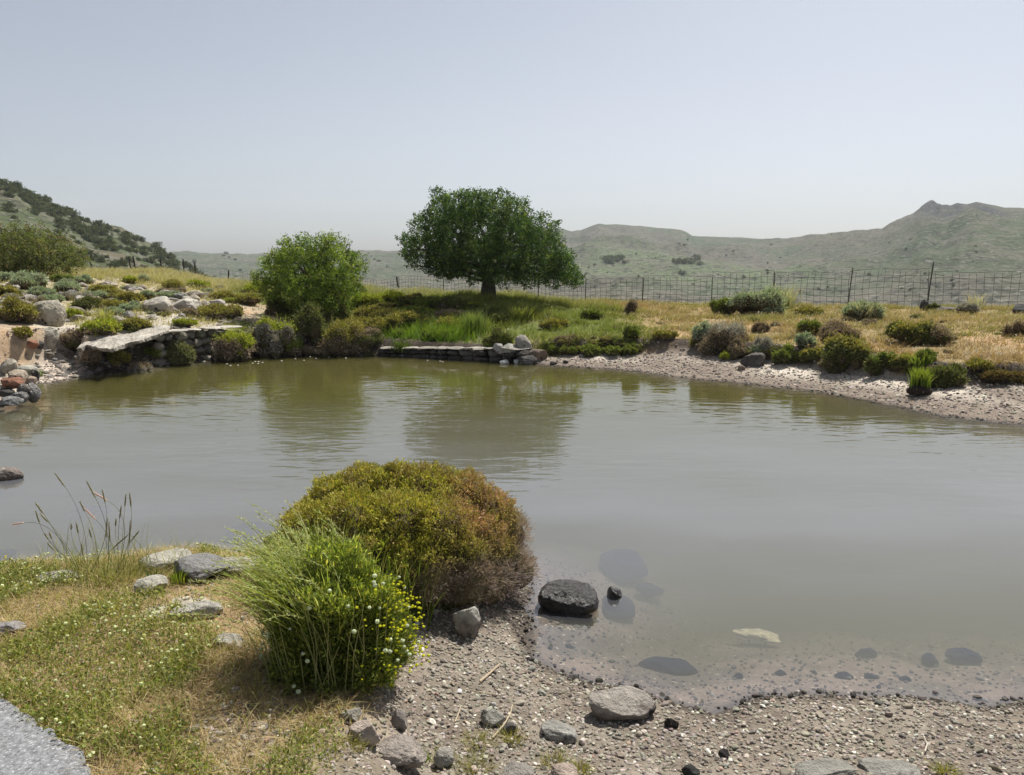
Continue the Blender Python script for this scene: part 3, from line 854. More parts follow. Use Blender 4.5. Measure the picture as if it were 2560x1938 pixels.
tree("broad_tree", (b[0], b[1], b[2], 1222, vb), s_, SP, 1.6, "large dark green tree with a wide domed crown standing by the wire fence", 501, 6600, 16, .064,
     [(5, (.055, .10, .034)), (3, (.085, .145, .042)), (2, (.035, .062, .027)), (1, (.16, .21, .06))], .23,
     [(0, 0, -.2), (.0, 0, .3), (-.02, 0, .58), (.05, .05, .85), (.1, .1, 1.2)], (.085, .075, .062), ucen=1230, uhalf=225, spread=.082, copies=3, rl=.2, sub=1, rsc=.88)
b = at_Y(822, 800, 21.5); b[2] = float(ground_h(np.array([b[0]]), np.array([21.5]))[0])
vb = CY - FPX * math.tan(math.atan((b[2] - CAMH) / 21.5) + PITCH); s_ = 21.6 / FPX
SP = [(704, 690, 24), (684, 668, 9), (675, 705, 10), (715, 650, 24), (708, 672, 20), (735, 640, 22), (730, 615, 9), (716, 606, 6), (750, 612, 5), (783, 600, 6), (818, 606, 6), (765, 640, 24), (768, 608, 10), (800, 640, 28), (800, 605, 12), (832, 630, 20), (838, 605, 11), (842, 595, 6), (865, 640, 20),
      (866, 615, 8), (885, 665, 22), (905, 668, 9), (760, 690, 40), (820, 690, 40), (870, 700, 30), (730, 710, 30), (780, 740, 34), (840, 745, 34), (800, 775, 26), (850, 780, 22), (775, 760, 20), (895, 645, 8), (750, 760, 14), (690, 730, 12)]
tree("young_tree", (b[0], b[1], b[2], 822, vb), s_, SP, 1.3, "small bright green tree with ragged upright shoots leaning over the pond bank", 521, 2900, 15, .062,
     [(5, (.13, .19, .035)), (3, (.20, .265, .045)), (2, (.075, .12, .028)), (1, (.28, .33, .08))], .085,
     [(0, 0, -.15), (-.05, 0, .25), (-.12, .0, .5), (-.2, 0, .8)], (.07, .06, .05), ucen=780, uhalf=135, spread=.10, up=.7, copies=3, rl=.5, rsc=.68)
b = at_Y(95, 690, 27.5); b[2] = float(ground_h(np.array([b[0]]), np.array([27.5]))[0])
vb = CY - FPX * math.tan(math.atan((b[2] - CAMH) / 27.5) + PITCH); s_ = 27.6 / FPX
SP = [(30, 590, 24), (55, 585, 24), (90, 590, 28), (125, 605, 26), (150, 625, 26), (175, 645, 20), (20, 615, 30), (60, 620, 36), (105, 635, 36), (140, 650, 28), (170, 662, 16), (50, 655, 30), (90, 665, 26),
      (120, 672, 18), (10, 580, 12), (190, 650, 9), (-20, 610, 30), (15, 655, 30), (-20, 660, 25)]
tree("scrubby_tree", (b[0], b[1], b[2], 95, vb), s_, SP, 1.3, "low olive green tree with a sprawling crown at the left edge of the slope", 541, 2500, 14, .066,
     [(5, (.12, .145, .045)), (3, (.17, .19, .06)), (3, (.07, .075, .035)), (1, (.24, .20, .10))], .10,
     [(0, 0, -.2), (-.05, 0, .2), (-.1, 0, .5)], (.07, .055, .045), ucen=85, uhalf=125, spread=.10, copies=3)

# ------------------------------------------------------------------ bushes on the far slopes: copies of a few, each a thing
def far_bush_meshes(k, n, pal):
    out = []
    for i in range(k):
        rng = np.random.default_rng(600 + i)
        L = [(rng.normal(0, .38), rng.normal(0, .38), .3 + rng.uniform(0, .35), rng.uniform(.28, .48)) for _ in range(9)]
        out.append(crown_mesh("bush_%s" % "abcdef"[i], 610 + i, L, n, 7, .20, pal, .12))
    return out
FB = far_bush_meshes(4, 130, [(5, (.045, .06, .03)), (3, (.065, .08, .035)), (1, (.10, .11, .05))])
rng = np.random.default_rng(77)
cnt = 0
_lu = [p[0] for p in LEFTR]; _lv = [p[1] for p in LEFTR]
def place_far(u, v, ws, label, group, rmin, rmax, stretch=1.0, name="bush"):
    dr = ray(u, v); T = np.linspace(rmin, rmax, 500) / math.hypot(dr[0], dr[1])
    x, y = dr[0] * T, dr[1] * T; g = far_h(x, y)
    hitm = (CAMH + dr[2] * T) < g
    if not hitm.any(): return False
    i = int(np.argmax(hitm)); r = math.hypot(x[i], y[i]); s = ws * r / FPX
    o = obj(name, FB[rng.integers(len(FB))], loc=(x[i], y[i], g[i] - s * .12), rot=(0, 0, rng.uniform(0, 6.28)),
            scale=(s * .62 * stretch, s * .62 * stretch, s * rng.uniform(.5, .75)), label=label, cat="bush", group=group)
    return True
while cnt < 285:
    u = rng.uniform(-10, 545); vr = np.interp(u, _lu, _lv)
    thick = np.interp(u, [0, 60, 150, 250, 330, 400, 470, 540], [16, 26, 40, 62, 72, 60, 40, 16])
    off = rng.uniform(0, 1) ** 1.1 * thick
    if rng.uniform() < .34: off = rng.uniform(15, 150) * (u < 440)
    a_ = 'on the skyline' if off < 9 else ('high' if off < 24 else ('halfway down' if off < 48 else 'low down'))
    b_ = 'upper left part' if u < 170 else ('middle part' if u < 360 else 'descending toe')
    if place_far(u, vr + 3 + off, rng.uniform(10, 25), "dark round bush %s on the %s of the steep left hillside" % (a_, b_), "dark bushes %s on the %s of the left hillside" % (a_, b_), 76, 345): cnt += 1
for k, (u, v) in enumerate([(210, 645), (225, 650), (196, 655), (205, 640)]):
    place_far(u, v, 17, "dark bush low on the left hillside just behind the olive green tree", "dark bushes at the foot of the left hillside", 76, 345)
SINGLE = [(566, 633, 11, "lone round bush standing on the skyline between the left hill and the small tree")]
for u, v, s, lb in SINGLE: place_far(u, v + 3, s, lb, None, 400, 1600)
for (u, v) in [(1512, 648), (1522, 645), (1533, 650), (1542, 655), (1552, 650), (1560, 660), (1516, 655), (1528, 658), (1545, 645)]:
    place_far(u, v, rng.uniform(13, 20), "dark bush in the left of two clumps halfway up the far hillside", "bushes in the left clump on the far hillside", 300, 1600)
for (u, v) in [(1684, 655), (1696, 659), (1708, 657), (1722, 660), (1732, 656), (1741, 651), (1716, 652), (1748, 663)]:
    place_far(u, v, rng.uniform(13, 20), "dark bush in the right of two clumps halfway up the far hillside", "bushes in the right clump on the far hillside", 300, 1600)
place_far(1704, 688, 17, "lone dark bush below the right clump on the far hillside", None, 300, 1600)
n_ = 0
while n_ < 26:
    u, v = rng.uniform(440, 1010), rng.uniform(640, 705)
    if place_far(u, v, rng.uniform(4, 9), "small dark bush on the far slope between the left hill and the large tree", "small bushes on the far middle slope", 300, 1600): n_ += 1
n_ = 0
while n_ < 60:
    u, v = rng.uniform(1380, 2560), rng.uniform(585, 745)
    if place_far(u, v, rng.uniform(3, 8), "small dark bush on the far slope right of the large tree", "small bushes on the far right slope", 300, 1600): n_ += 1

# ------------------------------------------------------------------ fences
def post_g(p, h, r, lean, C, sides=6):
    g = Geo(); tube(g, [(0, 0, -.25), (lean[0] * .5, lean[1] * .5, h * .5), (lean[0], lean[1], h)], r, C, sides); return g
FL = [(2760, 20.5), (2560, 21.5), (2312, 23.2), (2115, 24.6), (1930, 25.6), (1776, 26.6), (1604, 27.6), (1462, 28.5), (1345, 30.2), (1225, 32.2), (1110, 33.6), (1000, 35.5), (890, 37.5)]
def fpos(u, Y):
    x = (u - CX) / FPX * (Y * math.cos(PITCH)) ; x = (u - CX) / FPX * Y / math.cos(0)   # bearing from the photo column
    return np.array([x * 1.0, Y, float(ground_h(np.array([x]), np.array([Y]))[0])])
root = obj("mesh_fence", None, loc=fpos(2115, 24.6), label="rusty square mesh fence on thin iron posts running across the far bank", cat="fence")
off0 = np.array(root.location)
WC = (.055, .048, .042)
rng = np.random.default_rng(91)
HT = [1.05, 1.02, 1.16, 1.1, 1.12, .98, .93, .95, .93, .93, .92, .9]
for i in range(len(FL) - 1):
    A, B = fpos(*FL[i]), fpos(*FL[i + 1]); g = Geo(); Lg = np.linalg.norm(B - A)
    hA = HT[i]; nv = int(Lg / .195)
    def gp(t, h):
        p = A * (1 - t) + B * t; p = p.copy(); p[2] = float(ground_h(np.array([p[0]]), np.array([p[1]]))[0]) + h
        p[0] += .02 * math.sin(h * 5 + i) * (t * (1 - t)) * 4; p[1] += .03 * math.sin(3.1 * t + h * 4 + i); return p - off0
    for k in range(nv + 1):
        t = k / nv; j = rng.normal(0, .005)
        hh = hA + .015 * math.sin(t * 6 + i * 2) + (0 if rng.uniform() > .05 else -.15)
        tube(g, [gp(t + j * .3, .0), gp(t + j, hh * .5), gp(t + j * 1.6, hh)], .0055, WC, 3, False)
    nr = 7
    for q in range(nr):
        tube(g, [gp(t, .03 + q * hA / (nr - 1) * (1 + .0 * t) + .008 * math.sin(t * 9 + q) + .015 * math.sin(t * 6 + i * 2) * (q / nr)) for t in np.linspace(0, 1, 9)], .0052, WC, 3, False)
    if i < 7:                                                                       # a slack upper strand
        tube(g, [gp(t, hA * (.98 - .22 * math.sin(math.pi * t)) + .05) for t in np.linspace(0, 1, 9)], .004, WC, 3, False)
    obj("mesh_panel", g.mesh("mesh_panel", M_WIRE), root)
for i, (h, ln, r) in enumerate([(1.2, (0, 0), .016), (1.0, (.0, 0), .015), (1.36, (.1, 0), .018), (1.3, (.09, 0), .016), (1.12, (-.02, 0), .016), (.95, (0, 0), .015), (.95, (.03, 0), .016), (1.0, (.02, 0), .016), (1.0, (.02, 0), .018), (.9, (0, 0), .015),
                                (.95, (0, 0), .02), (.95, (-.1, 0), .035), (.9, (0, 0), .03)]):
    p = fpos(*FL[i]) - off0; g = post_g(p, h, r, ln, (.05, .045, .04))
    obj("post", g.mesh("post", M_WIRE), root, loc=p)
# left fence: thin wires on crooked stakes
LFp = [(160, 37.5), (249, 37.6), (339, 37.6), (352, 37.6), (413, 37.6), (470, 37.8), (498, 37.8), (577, 38), (640, 38)]
root = obj("wire_fence", None, loc=fpos(413, 37.6), label="slack wire fence on crooked wooden stakes along the crest of the left slope", cat="fence"); off0 = np.array(root.location)
for k, (u, Y) in enumerate(LFp):
    h, ln = [(.8, 0), (.95, -.28), (.85, -.05), (1.0, -.12), (.8, 0), (.95, -.03), (.95, -.02), (.75, .05), (.8, 0)][k]
    g = post_g(None, h, .035, (ln, 0), (.05, .042, .036)); obj("post", g.mesh("post", M_BARK), root, loc=fpos(u, Y) - off0)
g = Geo()
for q in range(4):
    P = []
    for a in range(len(LFp) - 1):
        A, B = fpos(*LFp[a]), fpos(*LFp[a + 1])
        for t in (0, .33, .66): P.append(A * (1 - t) + B * t + np.array([0, 0, .2 + .2 * q - .05 * math.sin(math.pi * t) + rng.normal(0, .012)]) - off0)
    tube(g, P, .005, WC, 3, False)
for k in range(70):
    t = rng.uniform(0, 1) * (len(LFp) - 1.01); a = int(t); t -= a
    p = fpos(*LFp[a]) * (1 - t) + fpos(*LFp[a + 1]) * t - off0
    tube(g, [p + np.array([0, 0, .1]), p + np.array([rng.normal(0, .03), 0, .8])], .003, WC, 3, False)
obj("wire", g.mesh("wire", M_WIRE), root)
# ------------------------------------------------------------------ shrubs of the right bank
S_ = put_shrub
S_(701, 1838, 1972, 722, 792, P_GREYGREEN, "large rounded grey-green cushion shrub in front of the mesh fence", 11000, .07, lumps=20)
S_(702, 1776, 1850, 746, 792, P_GREEN, "darker green shrub against the left side of the large grey-green cushion", 6000, .06)
S_(703, 1566, 1598, 752, 792, P_TWIG, "upright dead brown bush alone in the grass left of the large cushion shrub", 2500, .07, twig=.8, lumps=7)
S_(704, 1560, 1603, 819, 853, P_GREEN, "small round green bush on the grass above the bare beach strip", 3000, .05, lumps=9)
S_(705, 1732, 1794, 811, 872, P_GREYGREEN, "grey-green shrub on the left side of the brown twiggy shrub above the beach", 5000, .05, pal2=P_OLIVE, split=.3)
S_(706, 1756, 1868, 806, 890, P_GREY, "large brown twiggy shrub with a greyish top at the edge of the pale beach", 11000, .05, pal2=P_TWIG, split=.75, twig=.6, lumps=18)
S_(707, 1824, 1874, 850, 899, P_TWIG, "small brown twiggy shrub at the right foot of the large brown one", 4000, .045, pal2=P_TWIG, split=.4, twig=.5)
S_(708, 1798, 1836, 878, 900, P_BRIGHT, "low yellow-green tuft on the pale beach below the brown twiggy shrubs", 2200, .05, lumps=8)
S_(709, 1884, 1938, 838, 890, P_GREY, "round silvery grey shrub above the dark clod of earth", 5500, .045, pal2=P_GREYGREEN, split=.4)
S_(710, 1990, 2068, 806, 841, P_GREEN, "flat dark green shrub left of the brown heathery mound", 4500, .055, pal2=P_OLIVE, split=.5)
S_(711, 1996, 2044, 835, 868, P_GREYGREEN, "small grey-green ball shrub just above the earth step", 3500, .045)
S_(712, 2058, 2156, 803, 858, P_TWIG, "wide brown heathery shrub in dry grass behind the big dark bush", 8000, .05, pal2=P_TWIG, split=.3, twig=.6, lumps=18)
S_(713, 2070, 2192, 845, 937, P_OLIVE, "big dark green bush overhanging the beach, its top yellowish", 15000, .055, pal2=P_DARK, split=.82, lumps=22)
S_(714, 2176, 2246, 880, 942, P_GREEN, "dark bush on the bank right of the big overhanging one", 6500, .05, pal2=P_DARK, split=.75)
S_(715, 2120, 2226, 758, 803, P_GREYGREEN, "flat grey-green shrub in pale grass close under the fence", 7000, .06, pal2=P_OLIVE, split=.3, lumps=18)
S_(716, 2238, 2350, 802, 864, P_OLIVE, "wide dark green shrub with a yellow-green crest in the dry grass", 10000, .055, pal2=P_DARK, split=.7, lumps=18)
S_(717, 2320, 2402, 815, 862, P_TWIG, "brown-green shrub running on to the right of the yellow-crested one", 5500, .05, pal2=P_DARK, split=.4, twig=.5)
S_(718, 2296, 2346, 878, 916, P_GREEN, "light green weedy bush on the edge of the earth step", 3500, .05)
S_(719, 2328, 2424, 915, 970, P_DARK, "dark green bush hanging over the beach behind the grassy clod", 8500, .05, pal2=P_DARK, split=.5, lumps=16)
S_(720, 2406, 2466, 762, 788, P_GREY, "low grey shrub at the foot of the fence near the right-hand end", 3500, .055, pal2=P_TWIG, split=.3)
S_(721, 2525, 2585, 800, 842, P_TWIG, "brown twiggy shrub half cut off by the right edge of the picture", 4500, .05, twig=.5)
S_(722, 1944, 2002, 870, 914, P_GREEN, "low green shrub on the earth step right of the silvery ball shrub", 4500, .05, pal2=P_DARK, split=.5)
S_(723, 1884, 1926, 808, 832, P_TWIG, "small pinkish brown shrub behind the silvery grey ball shrub", 2200, .05, twig=.5)
S_(724, 2322, 2352, 760, 781, P_DARK, "dark low scrub at the foot of the tallest fence post", 1800, .06)
S_(725, 2004, 2072, 872, 908, P_OLIVE, "low olive shrub hanging on the earth step left of the big dark bush", 4500, .05, pal2=P_DARK, split=.7)
S_(726, 2232, 2300, 893, 938, P_OLIVE, "olive and brown shrub on the bank just left of the grassy clod", 5000, .05, pal2=P_DARK, split=.75)
S_(727, 2420, 2500, 905, 938, P_OLIVE, "low rusty olive mat of shrub on the bank at the right", 4500, .05, pal2=P_TWIG, split=.4)
S_(728, 2480, 2575, 925, 962, [(5, (.22, .16, .07)), (3, (.17, .15, .05)), (2, (.10, .07, .04))], "orange-brown mat of shrub at the right edge above the beach", 5500, .05)
# middle bank
for k, (x0, x1, y0, y1, lb) in enumerate([(1352, 1402, 862, 888, "first of the low dark green shrubs lining the beach right of the boulders"), (1398, 1452, 866, 890, "low dark green shrub, second in the row from the boulders"),
        (1450, 1508, 864, 892, "low dark green shrub in the middle of the row lining the beach"), (1505, 1562, 866, 893, "low green shrub near the right end of the row lining the beach"), (1556, 1590, 868, 890, "last small green shrub of the row where the beach turns pale")]):
    S_(740 + k, x0, x1, y0, y1, P_GREEN, lb, 4000, .05, pal2=P_DARK, split=.45, group="low shrubs lining the beach")
S_(746, 1392, 1458, 838, 854, P_TWIG, "flat brown shrub in the grass above the row of low dark shrubs", 3000, .05, twig=.5)
S_(747, 1208, 1278, 826, 873, P_DARK, "dark green mound shrub just left of the round boulder", 6000, .05, pal2=P_GREEN, split=.5)
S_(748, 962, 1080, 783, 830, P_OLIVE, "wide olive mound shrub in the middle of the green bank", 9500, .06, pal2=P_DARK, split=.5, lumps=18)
S_(749, 985, 1027, 745, 776, P_DARK, "small round dark green shrub left of the large tree's shade", 3500, .06)
S_(750, 1030, 1100, 742, 775, P_GREEN, "flat green shrub in the shade left of the large tree", 5500, .06, pal2=P_DARK, split=.3)
S_(751, 1090, 1165, 745, 778, P_DARK, "dark shrub in the shade at the foot of the large tree", 5500, .06, pal2=P_TWIG, split=.3)  # dark leaf colour carries the large tree's shadow
S_(752, 1084, 1162, 770, 803, P_TWIG, "greyish brown twiggy shrub below the large tree", 5500, .055, pal2=P_TWIG, split=.5, twig=.5)
S_(753, 1226, 1268, 785, 811, P_DARK, "small dark shrub in the tall green grass below the tree trunk", 3000, .055)
S_(754, 880, 966, 735, 778, P_BRIGHT, "bright yellow-green mound shrub between the two trees", 8500, .06, pal2=P_GREEN, split=.3, lumps=18)
S_(755, 895, 1000, 765, 806, P_OLIVE, "olive mound shrub below the bright one between the two trees", 8000, .055, pal2=P_GREEN, split=.3, lumps=16)
S_(756, 1015, 1090, 768, 795, P_BRIGHT, "flat bright green shrub above the olive mound in the middle of the bank", 5500, .055)
S_(757, 858, 935, 795, 840, P_OLIVE, "olive shrub on the bank to the right of the small tree", 7000, .055, pal2=P_GREEN, split=.4)
S_(758, 795, 905, 806, 889, P_OLIVE, "large olive and brown shrub touching the water right of the small tree's shade", 13000, .05, pal2=P_TWIG, split=.5, lumps=20, Y=18.4)
S_(759, 885, 968, 842, 890, P_TWIG, "low brown shrub hanging over the water at the left end of the low stone wall", 6500, .05, pal2=P_DARK, split=.7, twig=.4, Y=18.5)
# under and left of the small tree
S_(760, 716, 806, 800, 889, P_DARK, "dark shrub in the small tree's shade, reaching down to the water", 12000, .055, pal2=P_DARK, split=.5, lumps=20, Y=18.6)  # leaf colour darkened to stand for the mass of shade here
S_(761, 640, 742, 780, 885, P_BRIGHT, "grey and yellow-green shrub on the bank left of the small tree's shade", 14000, .05, pal2=P_GREY, split=.68, lumps=22, Y=18.2)
S_(762, 612, 680, 800, 888, P_GREY, "grey twiggy shrub between the bright green cushion and the yellow-green one", 8000, .05, pal2=P_TWIG, split=.8, twig=.4, Y=18.2)
S_(763, 520, 620, 812, 905, P_BRIGHT, "bright yellow-green cushion shrub with dark brown skirts hanging to the water", 15000, .05, pal2=P_TWIG, split=.62, lumps=20, Y=17.3)
S_(764, 400, 470, 830, 888, [(5, (.24, .25, .13)), (3, (.19, .21, .09)), (2, (.13, .12, .06))], "pale olive leafy shrub growing out of the stone wall right of the slab", 7000, .06, Y=16.6)
S_(765, 484, 598, 762, 800, P_OLIVE, "wide low olive shrub on the dry ground above the stone wall", 7500, .055, pal2=P_TWIG, split=.3, lumps=18)
S_(766, 588, 650, 735, 764, P_OLIVE, "brown-olive mound shrub alone on the orange dirt left of the small tree", 4500, .055, pal2=P_TWIG, split=.4)
S_(767, 318, 368, 876, 922, P_TWIG, "spindly grey-brown shrub with green tips on the dark bank under the slab", 3500, .05, pal2=P_GREY, split=.6, twig=.9, Y=15.6)
# left slope
LS = [(8, 100, 682, 722, P_GREYGREEN, "big pale grey-green cushion shrub below the olive green tree"), (125, 190, 704, 732, P_GREYGREEN, "pale green cushion shrub right of the big pale one"),
      (-8, 38, 714, 740, P_OLIVE, "yellow-olive shrub at the left edge below the big pale cushion"), (-25, 68, 750, 810, P_OLIVE, "large yellow-olive shrub at the left edge beside the big boulder"),
      (5, 44, 738, 755, P_GREY, "flat grey dead shrub at the left edge"), (172, 250, 746, 777, P_DARK, "dark olive shrub above the small dark stones"), (240, 306, 750, 777, P_OLIVE, "brown-olive shrub right of the dark olive one"),
      (218, 274, 710, 736, P_OLIVE, "olive mound, topmost of three in a slanting row"), (240, 300, 724, 746, P_OLIVE, "olive mound, middle of three in a slanting row"), (292, 348, 732, 758, P_OLIVE, "olive mound, lowest of three in a slanting row"),
      (120, 170, 686, 706, P_GREEN, "green mound shrub behind the pale green cushion"), (112, 208, 826, 876, P_TWIG, "brown scrubby shrub beside the slab's left end"), (196, 292, 798, 842, P_BRIGHT, "bright yellow-green weedy shrub behind the slab"),
      (286, 366, 799, 827, P_OLIVE, "low olive shrub behind the right half of the slab"), (157, 199, 775, 800, P_BRIGHT, "small yellow-green shrub right of the big boulder"), (347, 388, 728, 747, P_GREYGREEN, "small pale cushion shrub right of the three olive mounds"),
      (98, 148, 738, 762, P_GREYGREEN, "pale cushion shrub behind the big boulder"), (60, 125, 720, 745, P_GREYGREEN, "flat pale shrub under the big pale cushion"), (390, 450, 730, 748, P_GREYGREEN, "pale cushion shrub beside the flat boulder"),
      (-20, 30, 680, 706, P_GREYGREEN, "pale green cushion cut off by the left edge under the tree"), (-10, 62, 650, 690, P_GREEN, "dark green shrub at the foot of the olive green tree"), (300, 340, 690, 708, P_BRIGHT, "yellow-green shrub just below the crooked stakes"),
      (180, 225, 690, 708, P_GREYGREEN, "small pale shrub right of the olive green tree"), (440, 490, 772, 790, P_TWIG, "brown shrub in front of the flat pale boulder")]
for k, (x0, x1, y0, y1, pal, lb) in enumerate(LS):
    n = int(2200 + (x1 - x0) * 55)
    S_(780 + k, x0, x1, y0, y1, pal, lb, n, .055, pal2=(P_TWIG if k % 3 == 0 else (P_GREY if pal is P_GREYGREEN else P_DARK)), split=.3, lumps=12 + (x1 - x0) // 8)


# more mounds covering the bank between the trees and below them
EX = [(1000, 1075, 772, 806, P_GREEN, "green mound shrub directly above the wide olive mound"), (905, 985, 800, 838, P_OLIVE, "olive-yellow mound on the lower bank left of the wide olive mound"), (940, 1010, 730, 760, P_BRIGHT, "yellow-green mound just below the fence between the trees"),
      (800, 880, 760, 810, P_DARK, "dark green shrub under the right side of the small tree"), (730, 830, 765, 818, P_DARK, "dark green shrub added to fill out the shade under the small tree"), (1090, 1150, 800, 835, P_OLIVE, "olive mound between the wide olive mound and the reedy clump"),  # shade-filling shrub: dark leaves added to imitate shade below the small tree
      (655, 735, 745, 790, P_DARK, "dark shrub in shade left of the small tree's stem"), (850, 915, 715, 748, P_GREEN, "green shrub on the crest right of the small tree"), (1060, 1140, 818, 850, P_GREEN, "low green shrub in the lush grass behind the low wall"),
      (1290, 1352, 768, 792, P_GREEN, "low green mound in the grass right of the large tree's trunk"), (1350, 1420, 800, 826, P_OLIVE, "flat olive mound in the middle of the grass right of the round boulder"), (1440, 1500, 775, 798, P_GREEN, "flat green mound in the grass left of the dead brown bush"),
      (1640, 1690, 830, 850, P_OLIVE, "low olive tuft shrub in dry grass right of the small round green bush"), (1990, 2060, 770, 792, P_OLIVE, "low olive shrub in dry grass just right of the large grey-green cushion"),
      (690, 745, 830, 889, P_GREEN, "shaded green shrub by the water left of the darkest hollow")]
for k, (x0, x1, y0, y1, pal, lb) in enumerate(EX):
    S_(1020 + k, x0, x1, y0, y1, pal, lb, int(2500 + (x1 - x0) * 70), .058, pal2=P_DARK if k % 2 else P_TWIG, split=.35, lumps=16, Y=(18.3 if y1 > 885 else None))
LX = [(196, 246, 872, 916, P_TWIG, "brown scrubby shrub on the dark bank under the left end of the slab"), (262, 312, 876, 914, P_OLIVE, "olive shrub in the hollow under the middle of the slab"),
      (362, 402, 868, 906, P_GREEN, "green shrub between the slab's right half and the stone wall"), (30, 90, 700, 722, P_GREYGREEN, "pale shrub between the two biggest pale cushions"), (200, 258, 728, 750, P_GREYGREEN, "pale flat cushion just below the topmost olive mound"), (60, 120, 775, 800, P_GREY, "grey dead shrub against the big boulder's left foot"),
      (300, 352, 758, 780, P_GREYGREEN, "pale grey-green cushion left of the flat-topped boulder"), (450, 520, 700, 722, P_BRIGHT, "yellow-green shrub on the crest below the stakes"), (395, 452, 702, 722, P_OLIVE, "olive shrub on the crest below the paired stakes"),
      (520, 590, 730, 752, P_OLIVE, "straw-olive shrub above the flat pale slab of rock"), (150, 215, 730, 752, P_GREY, "grey dead shrub between the pale cushions and the olive mounds"), (20, 70, 820, 850, P_OLIVE, "small olive shrub at the edge of the orange dirt"),
      (600, 660, 705, 735, P_BRIGHT, "yellow-green weedy shrub left of the small tree at the crest"), (255, 300, 772, 790, P_GREYGREEN, "small pale shrub above the line of dark stones"), (420, 478, 800, 818, P_BRIGHT, "low yellowish shrub along the top of the dry stone wall")]
for k, (x0, x1, y0, y1, pal, lb) in enumerate(LX):
    S_(1050 + k, x0, x1, y0, y1, pal, lb, int(2500 + (x1 - x0) * 60), .055, pal2=P_TWIG, split=.25, lumps=15)
# small scrub merging the larger shrubs into one another: copies of a few plants
rng = np.random.default_rng(1080)
SV = {}
for key, pal, pal2 in (("green", P_GREEN, P_OLIVE), ("olive", P_OLIVE, P_TWIG), ("yellow-green", P_BRIGHT, P_GREEN), ("brown", P_TWIG, P_TWIG), ("grey-green", P_GREYGREEN, P_GREY), ("dark green", P_DARK, P_OLIVE)):
    SV[key] = [shrub_mesh("low_shrub", 1081 + 7 * q + len(key), (.5, .42, .30 + .1 * q), 2300, .055, pal, pal2, .3, 9 + 3 * q, .3) for q in range(3)]
def scrub(n, box, kinds, where, wpx, ok=lambda u, v: True):
    k = t = 0
    while k < n and t < n * 15:
        t += 1
        u, v = rng.uniform(box[0], box[1]), rng.uniform(box[2], box[3])
        if not ok(u, v): continue
        key = kinds[rng.integers(len(kinds))]; f = hit(u, v, 2); s = PXM(f, rng.uniform(*wpx))
        lb = "small %s shrub among several %s" % (key, where)
        obj("low_shrub", SV[key][rng.integers(3)], loc=(f[0], f[1], f[2] - .03), rot=(0, 0, rng.uniform(0, 6.28)), scale=(s, s * rng.uniform(.8, 1.2), s * rng.uniform(.6, 1.05)), label=lb, cat="shrub", group="small %s shrubs %s" % (key, where))
        k += 1
scrub(46, (870, 1150, 750, 850), ["green", "olive", "yellow-green", "olive"], "on the green bank between the two trees", (26, 62), lambda u, v: not (u > 950 and v > 838))
scrub(16, (1140, 1340, 765, 835), ["green", "yellow-green", "dark green"], "in the grass below the large tree", (20, 44))
scrub(20, (1340, 1730, 772, 850), ["green", "olive", "brown"], "in the grass right of the round boulder", (16, 36))
scrub(26, (1345, 1700, 850, 876), ["green", "dark green", "olive"], "along the grassy edge above the far beach", (22, 46), lambda u, v: u < 1600)
scrub(34, (1880, 2560, 795, 900), ["olive", "brown", "green", "brown"], "in the dry grass of the right bank", (18, 46), lambda u, v: v < 860 + (u - 1900) * .08)
scrub(30, (1740, 2560, 872, 950), ["dark green", "olive", "brown"], "on the crumbling earth step above the right beach", (30, 64), lambda u, v: abs(v - (872 + (u - 1740) * .092)) < 9)
scrub(44, (0, 560, 705, 800), ["olive", "grey-green", "brown", "olive"], "on the rocky left slope", (20, 54))
scrub(18, (560, 720, 715, 800), ["yellow-green", "olive"], "on the slope left of the small tree", (22, 48), lambda u, v: not (590 < u < 700 and v > 755))
scrub(14, (700, 960, 880, 888), ["dark green", "brown"], "at the waterline below the small tree", (30, 60))

# ------------------------------------------------------------------ stones of the left slope and bank
K_ = put_rock
K_(801, 52, 156, 752, 818, BUFF, "big buff boulder with a dark hollow underside on the left slope", sub=5, facets=16, rough=.16, soft=.5, tops=(.40, .37, .30))
K_(802, 100, 142, 826, 869, BUFF, "rounded buff boulder at the edge of the orange dirt", tops=(.42, .40, .33))
K_(803, 56, 88, 851, 871, RED, "reddish brown stone on the dirt left of the dark stone")
K_(804, 86, 106, 854, 874, DARK, "dark stone against the rounded buff boulder")
K_(805, 356, 425, 748, 784, BUFF, "flat-topped buff boulder left of the split one", rough=.1, tops=(.45, .43, .37))
K_(806, 415, 492, 750, 786, (.38, .345, .30), "tilted pale boulder with a smooth face in the middle of the left slope", soft=.1, tops=(.46, .43, .38))
K_(807, 510, 553, 750, 766, (.40, .37, .35), "flat pale slab of rock above the olive shrub", soft=.05, facets=8)
K_(808, 258, 276, 782, 792, GREY, "small grey stone in a line above the slab")
K_(809, 276, 300, 780, 794, DARK, "dark stone in a line above the slab")
K_(810, 300, 330, 782, 796, GREY, "grey stone at the right end of the line above the slab")
K_(811, 274, 306, 793, 812, BUFF, "pale stone just below the line of small stones above the slab")
K_(812, 445, 462, 784, 794, GREY, "round grey stone in front of the tilted pale boulder")
K_(813, 402, 436, 728, 746, GREY, "weathered grey rock below the crest in front of the pale cushion")
K_(814, 466, 506, 730, 746, BUFF, "half buried buff rock below the crest")
K_(815, 535, 560, 716, 727, DARK, "small dark rock on the crest near the crooked stakes")
rng = np.random.default_rng(815)
vars_ = []
